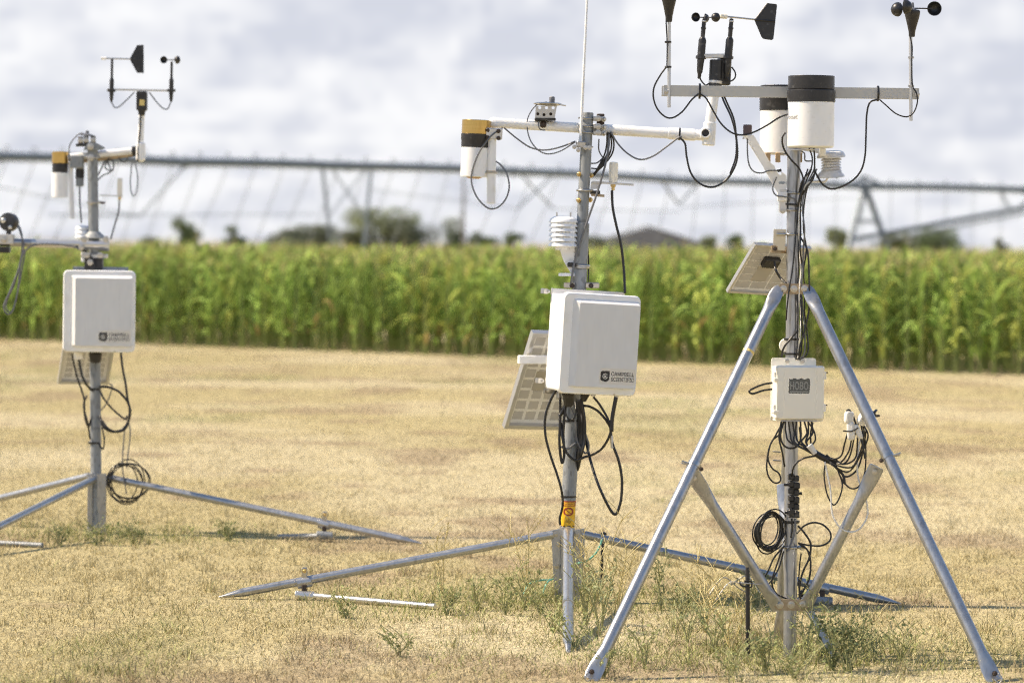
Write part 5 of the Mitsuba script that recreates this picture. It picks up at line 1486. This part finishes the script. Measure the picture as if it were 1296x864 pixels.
S.cable([(1045, 585, -0.12), (1043, 600), (1046, 622), (1052, 636), (1057, 638), (1063, 628), (1066, 612), (1060, 594, -0.11)], 1.0)
S.cable([(1066, 600, -0.12), (1070, 612), (1078, 618), (1087, 615), (1094, 600), (1096, 575), (1094, 548), (1090, 530, -0.16)], 1.0)
S.cable([(1071, 520, -0.17), (1075, 519), (1080, 527), (1086, 545), (1091, 560), (1095, 580)], 1.3)
S.cable([(1044, 584, -0.12), (1047, 600), (1051, 620), (1052, 640), (1055, 655), (1064, 668), (1076, 673), (1088, 669), (1097, 655), (1097.5, 640), (1093, 622), (1087, 608), (1085, 590), (1088, 560), (1096, 538), (1095, 528, -0.16)], 1.2, 'cable_white')
g = part(root, 'cable_splitter', 'white taped cable splitters tied to the right leg')
rs = np.random.default_rng(3)
for (x, y, ww, hh, yaw, lean) in ((1074.5, 528, 11.5, 16, 15, 5), (1077, 545, 10, 24, -10, -4), (1092, 530, 12, 16, 25, 28), (1086, 546, 7, 20, 0, -22)):
    m2 = trimesh.creation.icosphere(3)
    v = np.array(m2.vertices)
    v = np.sign(v) * np.abs(v) ** 0.55
    v *= (1 + 0.13 * (meshkit.fbm(v * 2.2 + x, 3) - 0.5))[:, None]
    m2.vertices = v * [ww * 0.5 * k, 5 * k, hh * 0.5 * k]
    add(g, 'body', tr(m2, place(S.p(x, y, -0.165), yaw, lean)), 'cable_white', 50)
S.cable([(1067, 545, -0.18), (1078, 545.5), (1086, 541)], 0.9, parent=g, name='tie')
S.cable([(1100, 534, -0.20), (1106, 523, -0.21), (1109, 519, -0.19)], 1.8, parent=g, name='strap')
S.cable([(1093, 531, -0.18), (1101, 520, -0.19), (1106, 523.5, -0.21), (1109, 526, -0.20)], 1.6, parent=g, name='strap')
S.cable([(1094, 524, -0.17), (1100, 523.5, -0.185), (1105, 526, -0.20), (1113, 526, -0.19)], 1.5, parent=g, name='strap')
g = part(root, 'terminal_block', 'black ribbed connector block strapped to the mast')
for j in range(6):
    y = 604 + j * 9
    for q in (-1, 1):
        add(g, 'segment', tr(box((6.2 + rng.uniform(0, 1.6)) * k, 0.022 + 0.008 * (j % 2), (7.4 + rng.uniform(0, 1)) * k, 0.003), place(S.p(1004.5 + 3.4 * q, y + q, -0.04), 6, 1)), 'black_plastic', False)
    if j % 2:
        add(g, 'lug', box((12 + rng.uniform(0, 2)) * k, 0.012, 2.6 * k, 0.002, S.p(1005, y + 4.5, -0.046)), 'black_plastic', False)
for x0, y0, x1 in ((999, 613, 992), (1008, 624, 1015), (998, 648, 993)):
    S.pipe((x0, y0, -0.04), (x1, y0, -0.04), 1.8, 'black_plastic', 'screw', g, n=8)
S.cable([(1006, 656, -0.04), (1006, 672), (1001, 688), (996, 698)], 1.3, 'cable_grey')
S.cable([(1002, 656, -0.04), (1003, 668), (1001, 680)], 1.2)
for y in (572, 583):
    S.pipe((988, y, 0.02), (978, y - 0.8, 0.02), 1.0, 'steel', 'stud', n=8)
S.tie(1002, 659.5, 9.3, 0.0)
g = part(root, 'cable_coil', 'thick coil of black cable hung left of the mast')
for j in range(11):
    a0 = rng.uniform(0, 6.28)
    cx, cy, rx, ry = 974.5 + rng.normal(0, 1.4), 671 + rng.normal(0, 1.6), 16.5 + rng.normal(0, 2.8), 22.5 + rng.normal(0, 2.8)
    q0, tilt = rng.normal(0, 0.01), 0.25
    pts = []
    for q in np.linspace(0, 6.28, 17):
        dx, dz = rx * math.cos(a0 + q), ry * math.sin(a0 + q)
        pts.append((cx + dx + tilt * dz * -0.25, cy + dz - 0.30 * dx * 0.4, -0.03 + q0 + 0.0012 * dx))
    S.cable(pts, 0.95, parent=g, name='loop', per=4)
S.cable([(993, 690, -0.03), (980, 705), (972, 722), (963, 738)], 1.1)
S.cable([(990, 694, -0.02), (984, 712), (977, 735), (982, 750), (995, 757)], 1.1)
S.cable([(992, 697, -0.02), (985, 720), (972, 740)], 1.0)
S.cable([(1008, 675, -0.03), (1018, 665), (1030, 661), (1042, 664), (1051, 674), (1050, 684), (1040, 690), (1026, 690), (1010, 687, -0.03)], 1.2)
S.cable([(1010, 665, -0.03), (1018, 674), (1026, 688), (1024, 706), (1016, 724), (1012, 742), (1013, 758, -0.03)], 1.3)
S.cable([(1012, 688, -0.03), (1022, 696), (1026, 712), (1024, 732), (1016, 748), (1011, 756, -0.03)], 1.3)
S.cable([(1014, 700, -0.02), (1012, 716), (1011, 740), (1014, 752)], 1.0)
S.pipe((1012, 749, 0.02), (1018, 753, 0.02), 4.0, 'black_plastic', 'plug')
S.tie(1001, 660.5, 9.4, 0.0)
g = part(root, 'mast_clamp')
S.ubolt(1001.5, 692, 8.6, 0.0, g, wire=1.7)
add(g, 'plate', box(0.016, 0.03, 0.016, 0.002, S.p(1015, 692.5, -0.01)), 'steel', False)
add(g, 'stud', pipe(S.p(1010, 692, -0.024), S.p(1019, 692.5, -0.02), 2.2 * k, None, 8), 'steel')

# ------------------------------------------------------------------ stakes, twine, dry twigs
t = thing('stake', 'dark steel rod standing in the weeds left of the right tripod mast', 'stake', 'steel rods driven into the ground')
b = ground(947, 836)
D_ = b[1]
add(t, 'rod', tube([b + [0, 0, -0.05], at(946.5, 800, D_), at(946, 722, D_), at(946, 717.5, D_)], [0.0075, 0.0075, 0.0075, 0.006], 12), 'black_plastic')
add(t, 'wire', tube(spline([at(935, 737, D_ - 0.01), at(942, 737.5, D_ - 0.015), at(950, 738, D_ - 0.012), at(956, 739, D_), at(965, 738.5, D_ + 0.03)], 5), 0.003, 7), 'steel', True)
add(t, 'wire', tube(spline([at(936, 736, D_ - 0.01), at(938, 740, D_ - 0.015), at(944, 742, D_ - 0.014), at(951, 742, D_ - 0.012), at(950, 735, D_ - 0.012), at(942, 735, D_ - 0.015)], 5), 0.0032, 7), 'black_plastic', True)
t = thing('stake', 'dark steel rod behind the right leg of the middle station', 'stake', 'steel rods driven into the ground')
b = ground(761, 744)
add(t, 'rod', tube([b + [0, 0, -0.05], at(762, 700, b[1]), at(764, 674, b[1])], [0.006, 0.006, 0.006], 10), 'black_plastic')
add(t, 'head', lathe(at(764, 677, b[1]), (0, 0, 1), [(0.010, 0), (0.012, 0.003), (0.012, 0.010), (0.006, 0.014)], 10), 'black_plastic')
t = thing('twine', 'pale green loop of twine in the weeds left of the middle base', 'twine', 'green twine')
add(t, 'strand', tube(spline([at(664, 758, 13.6), at(664, 748, 13.62), at(671, 738, 13.65), at(683, 734, 13.68), at(697, 733, 13.7)], 8), 0.0035, 7), 'teal_twine', True)
add(t, 'strand', tube(spline([at(687, 752, 13.6), at(690, 742, 13.6), at(694, 735, 13.65), at(700, 732, 13.7)], 8), 0.0035, 7), 'teal_twine', True)
t = thing('twine', 'pale green length of twine curving right of the middle base', 'twine', 'green twine')
add(t, 'strand', tube(spline([at(729, 713, 13.66), at(741, 710, 13.62), at(752, 702, 13.6), at(759, 691, 13.6), at(762, 682, 13.6)], 8), 0.0038, 7), 'teal_twine', True)
t = thing('dead_branch', 'bleached dry twigs lying left of the right tripod mast', 'branch')
for pts in ([(897, 776), (915, 770), (935, 766), (960, 763)], [(942, 760), (955, 764), (970, 775), (986, 787)], [(905, 783), (925, 776), (950, 768)], [(925, 762), (945, 768), (962, 772)]):
    w = [ground(*q) + [0, 0, 0.07 + 0.05 * math.sin(i * 1.6)] for i, q in enumerate(pts)]
    w = spline(w, 5)
    add(t, 'twig', tube(w, np.linspace(0.0035, 0.0015, len(w)), 6), 'dead_wood', True)

# ------------------------------------------------------------------ weeds
M['weed_leaf'] = {'type': 'principledthin', 'base_color': {'type': 'mesh_attribute', 'name': 'vertex_color'}, 'roughness': 0.75, 'diff_trans': 0.6, 'spec_trans': 0.0, 'eta': 1.4}
M['weed_stem'] = pr((0.33, 0.33, 0.16), 0.8)
M['dry_stem'] = pr((0.56, 0.48, 0.24), 0.8)


def weed(px, py, height, label, leafy=0.45, dry=False, stems=5, spread=0.35, leaf=0.0165, hue=(0.29, 0.32, 0.15), group=None):
    b = ground(px, py)
    t = thing('weed', label, 'weed', group or ('dry weeds in the grass' if dry else 'green weeds in the grass'))
    P_, U_, N_ = [], [], []
    for j in range(stems):
        az, sp = rng.uniform(0, 6.28), spread * rng.uniform(0.3, 1.1)
        h = height * rng.uniform(0.6, 1.05)
        d = np.array([math.cos(az), math.sin(az), 0])
        pts = spline([b + [0, 0, -0.01], b + d * h * sp * 0.35 + [0, 0, h * 0.4], b + d * h * sp * 0.8 + rng.normal(0, 0.012, 3) + [0, 0, h * 0.75], b + d * h * sp + rng.normal(0, 0.015, 3) + [0, 0, h]], 5)
        add(t, 'stem', tube(pts, np.linspace(0.0030, 0.0011, len(pts)), 5), 'dry_stem' if dry else 'weed_stem', True)
        for q in range(int(5 if dry else 3)):               # side shoots
            i = rng.integers(5, len(pts) - 1)
            a2 = rng.uniform(0, 6.28)
            e = pts[i] + np.array([math.cos(a2), math.sin(a2), 0.9]) * rng.uniform(0.03, 0.075) * (1.3 if dry else 1)
            sh = spline([pts[i], (pts[i] + e) / 2 + [0, 0, 0.006], e], 3)
            add(t, 'shoot', tube(sh, 0.0013, 4), 'dry_stem' if dry else 'weed_stem', True)
            nn = int(7 * leafy) + (5 if dry else 0)
            P_.append(sh[0] + (sh[-1] - sh[0]) * rng.uniform(0.2, 1, (nn, 1)) + rng.normal(0, 0.006, (nn, 3)))
        nn = int(16 * leafy)
        P_.append(pts[rng.integers(1, len(pts), nn)] + rng.normal(0, 0.007, (nn, 3)))
    p = np.vstack(P_)
    p[:, 2] = np.maximum(p[:, 2], 0.008)
    n = len(p)
    u = rng.normal(0, 1, (n, 3)) + [0, 0, 0.3]
    u /= np.linalg.norm(u, axis=1, keepdims=True)
    w = np.cross(u, rng.normal(0, 1, (n, 3)))
    w /= np.linalg.norm(w, axis=1, keepdims=True)
    up = np.cross(u, w)
    L = leaf * rng.uniform(0.5, 1.35, (n, 1)) * (0.32 if dry else 1.0)
    mid = p + u * L * 0.5
    v = np.stack([p, mid + w * L * 0.26 + up * L * 0.08, p + u * L, mid - w * L * 0.26 + up * L * 0.08, mid], 1).reshape(-1, 3)
    k5 = np.arange(n)[:, None] * 5
    f = np.vstack([k5 + [0, 1, 4], k5 + [1, 2, 4], k5 + [2, 3, 4], k5 + [3, 0, 4]])
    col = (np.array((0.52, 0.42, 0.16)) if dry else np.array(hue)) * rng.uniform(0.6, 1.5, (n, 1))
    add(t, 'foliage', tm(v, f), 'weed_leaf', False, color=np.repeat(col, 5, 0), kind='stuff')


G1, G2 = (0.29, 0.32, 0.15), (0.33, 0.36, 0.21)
for a, kw in [
    ((663, 772, 0.17, 'leafy green weed just left of the middle base plate'), {}),
    ((684, 778, 0.13, 'low green weed under the twine loop'), dict(stems=6, spread=0.6)),
    ((640, 778, 0.14, 'green weed with upright shoots second left of the middle base'), {}),
    ((566, 778, 0.10, 'small green weed at the tip of the silver stabiliser bar'), dict(stems=6, spread=0.7)),
    ((604, 772, 0.16, 'spindly green weed between the stabiliser bar and the middle base'), dict(stems=4)),
    ((668, 766, 0.35, 'tall thin dry weed stalk rising left of the middle mast'), dict(dry=True, stems=4, spread=0.45, leafy=0.5)),
    ((560, 752, 0.30, 'feathery dry weed standing above the silver stabiliser bar'), dict(dry=True, stems=3, spread=0.3, leafy=0.5)),
    ((742, 790, 0.25, 'tall leafy weed just right of the front middle leg'), dict(stems=7, spread=0.4)),
    ((760, 800, 0.24, 'pale green weed between the front middle leg and the sloping tripod leg'), dict(stems=7, hue=G2)),
    ((752, 775, 0.36, 'tall yellow dry weed right of the middle base'), dict(dry=True, stems=6, spread=0.45, leafy=0.6)),
    ((781, 790, 0.34, 'yellow dry weed leaning toward the sloping tripod leg'), dict(dry=True, stems=5, spread=0.55, leafy=0.5)),
    ((727, 822, 0.10, 'low dark weed at the foot of the front middle leg'), dict(stems=6, spread=0.8)),
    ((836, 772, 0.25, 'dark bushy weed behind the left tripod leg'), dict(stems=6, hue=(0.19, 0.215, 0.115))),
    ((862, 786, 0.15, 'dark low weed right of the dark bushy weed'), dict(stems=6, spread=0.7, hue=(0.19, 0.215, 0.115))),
    ((893, 800, 0.33, 'tall yellow dry weed left of the dark steel rod'), dict(dry=True, stems=5, spread=0.4, leafy=0.6)),
    ((870, 815, 0.16, 'green thistle like weed in front of the dry yellow weed'), dict(stems=5, hue=G2)),
    ((905, 828, 0.15, 'thin green weed left of the dark steel rod'), dict(stems=5)),
    ((925, 822, 0.25, 'loose dry weed against the dark steel rod'), dict(dry=True, stems=5, spread=0.6, leafy=0.5)),
    ((968, 850, 0.13, 'low green weed in front of the right tripod mast'), dict(stems=7, spread=0.8)),
    ((1018, 836, 0.21, 'leafy green weed at the foot of the right tripod mast'), dict(stems=6)),
    ((1052, 848, 0.17, 'bushy green weed round the flat ground strap'), dict(stems=9, spread=0.7, hue=(0.17, 0.20, 0.10), leafy=1.2)),
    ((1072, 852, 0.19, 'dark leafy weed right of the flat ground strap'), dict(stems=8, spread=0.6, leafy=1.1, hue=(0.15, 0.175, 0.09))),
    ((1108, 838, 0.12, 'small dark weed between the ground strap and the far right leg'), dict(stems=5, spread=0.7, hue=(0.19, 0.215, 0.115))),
    ((1140, 842, 0.11, 'small weed nearest to the far right tripod leg'), dict(stems=5, spread=0.7)),
    ((1084, 838, 0.30, 'single tall grassy seed stalk right of the bushy weed'), dict(dry=True, stems=2, spread=0.5, leafy=0.4)),
    ((815, 846, 0.13, 'upright green weed right of the near left tripod foot'), dict(stems=4)),
    ((762, 858, 0.09, 'low green weed beside the near left tripod foot'), dict(stems=6, spread=0.8)),
    ((1005, 858, 0.10, 'low green weed at the bottom edge below the right mast'), dict(stems=7, spread=0.9)),
    ((930, 862, 0.09, 'low green weed at the bottom edge below the steel rod'), dict(stems=6, spread=0.9)),
    ((700, 800, 0.08, 'small low weed left of the front middle leg'), dict(stems=6, spread=0.9)),
    ((122, 690, 0.06, 'low green weed at the foot of the left mast'), dict(stems=8, spread=0.9, hue=(0.18, 0.21, 0.09))),
    ((170, 688, 0.065, 'low dark green weed right of the left mast base'), dict(stems=8, spread=1.0, hue=(0.15, 0.18, 0.08))),
    ((75, 690, 0.05, 'low green weed left of the left mast base'), dict(stems=8, spread=1.0, hue=(0.18, 0.21, 0.09))),
    ((288, 684, 0.06, 'low dark weed under the rear leg of the left station'), dict(stems=7, spread=0.9, hue=(0.15, 0.18, 0.08))),
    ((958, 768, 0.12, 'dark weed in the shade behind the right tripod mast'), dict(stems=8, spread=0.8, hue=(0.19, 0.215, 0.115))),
    ((438, 782, 0.03, 'tiny green weed in the mown grass below the stabiliser clamp'), dict(stems=5, spread=1.0)),
    ((505, 830, 0.04, 'small dark weed alone in the foreground grass'), dict(stems=5, spread=0.9)),
]:
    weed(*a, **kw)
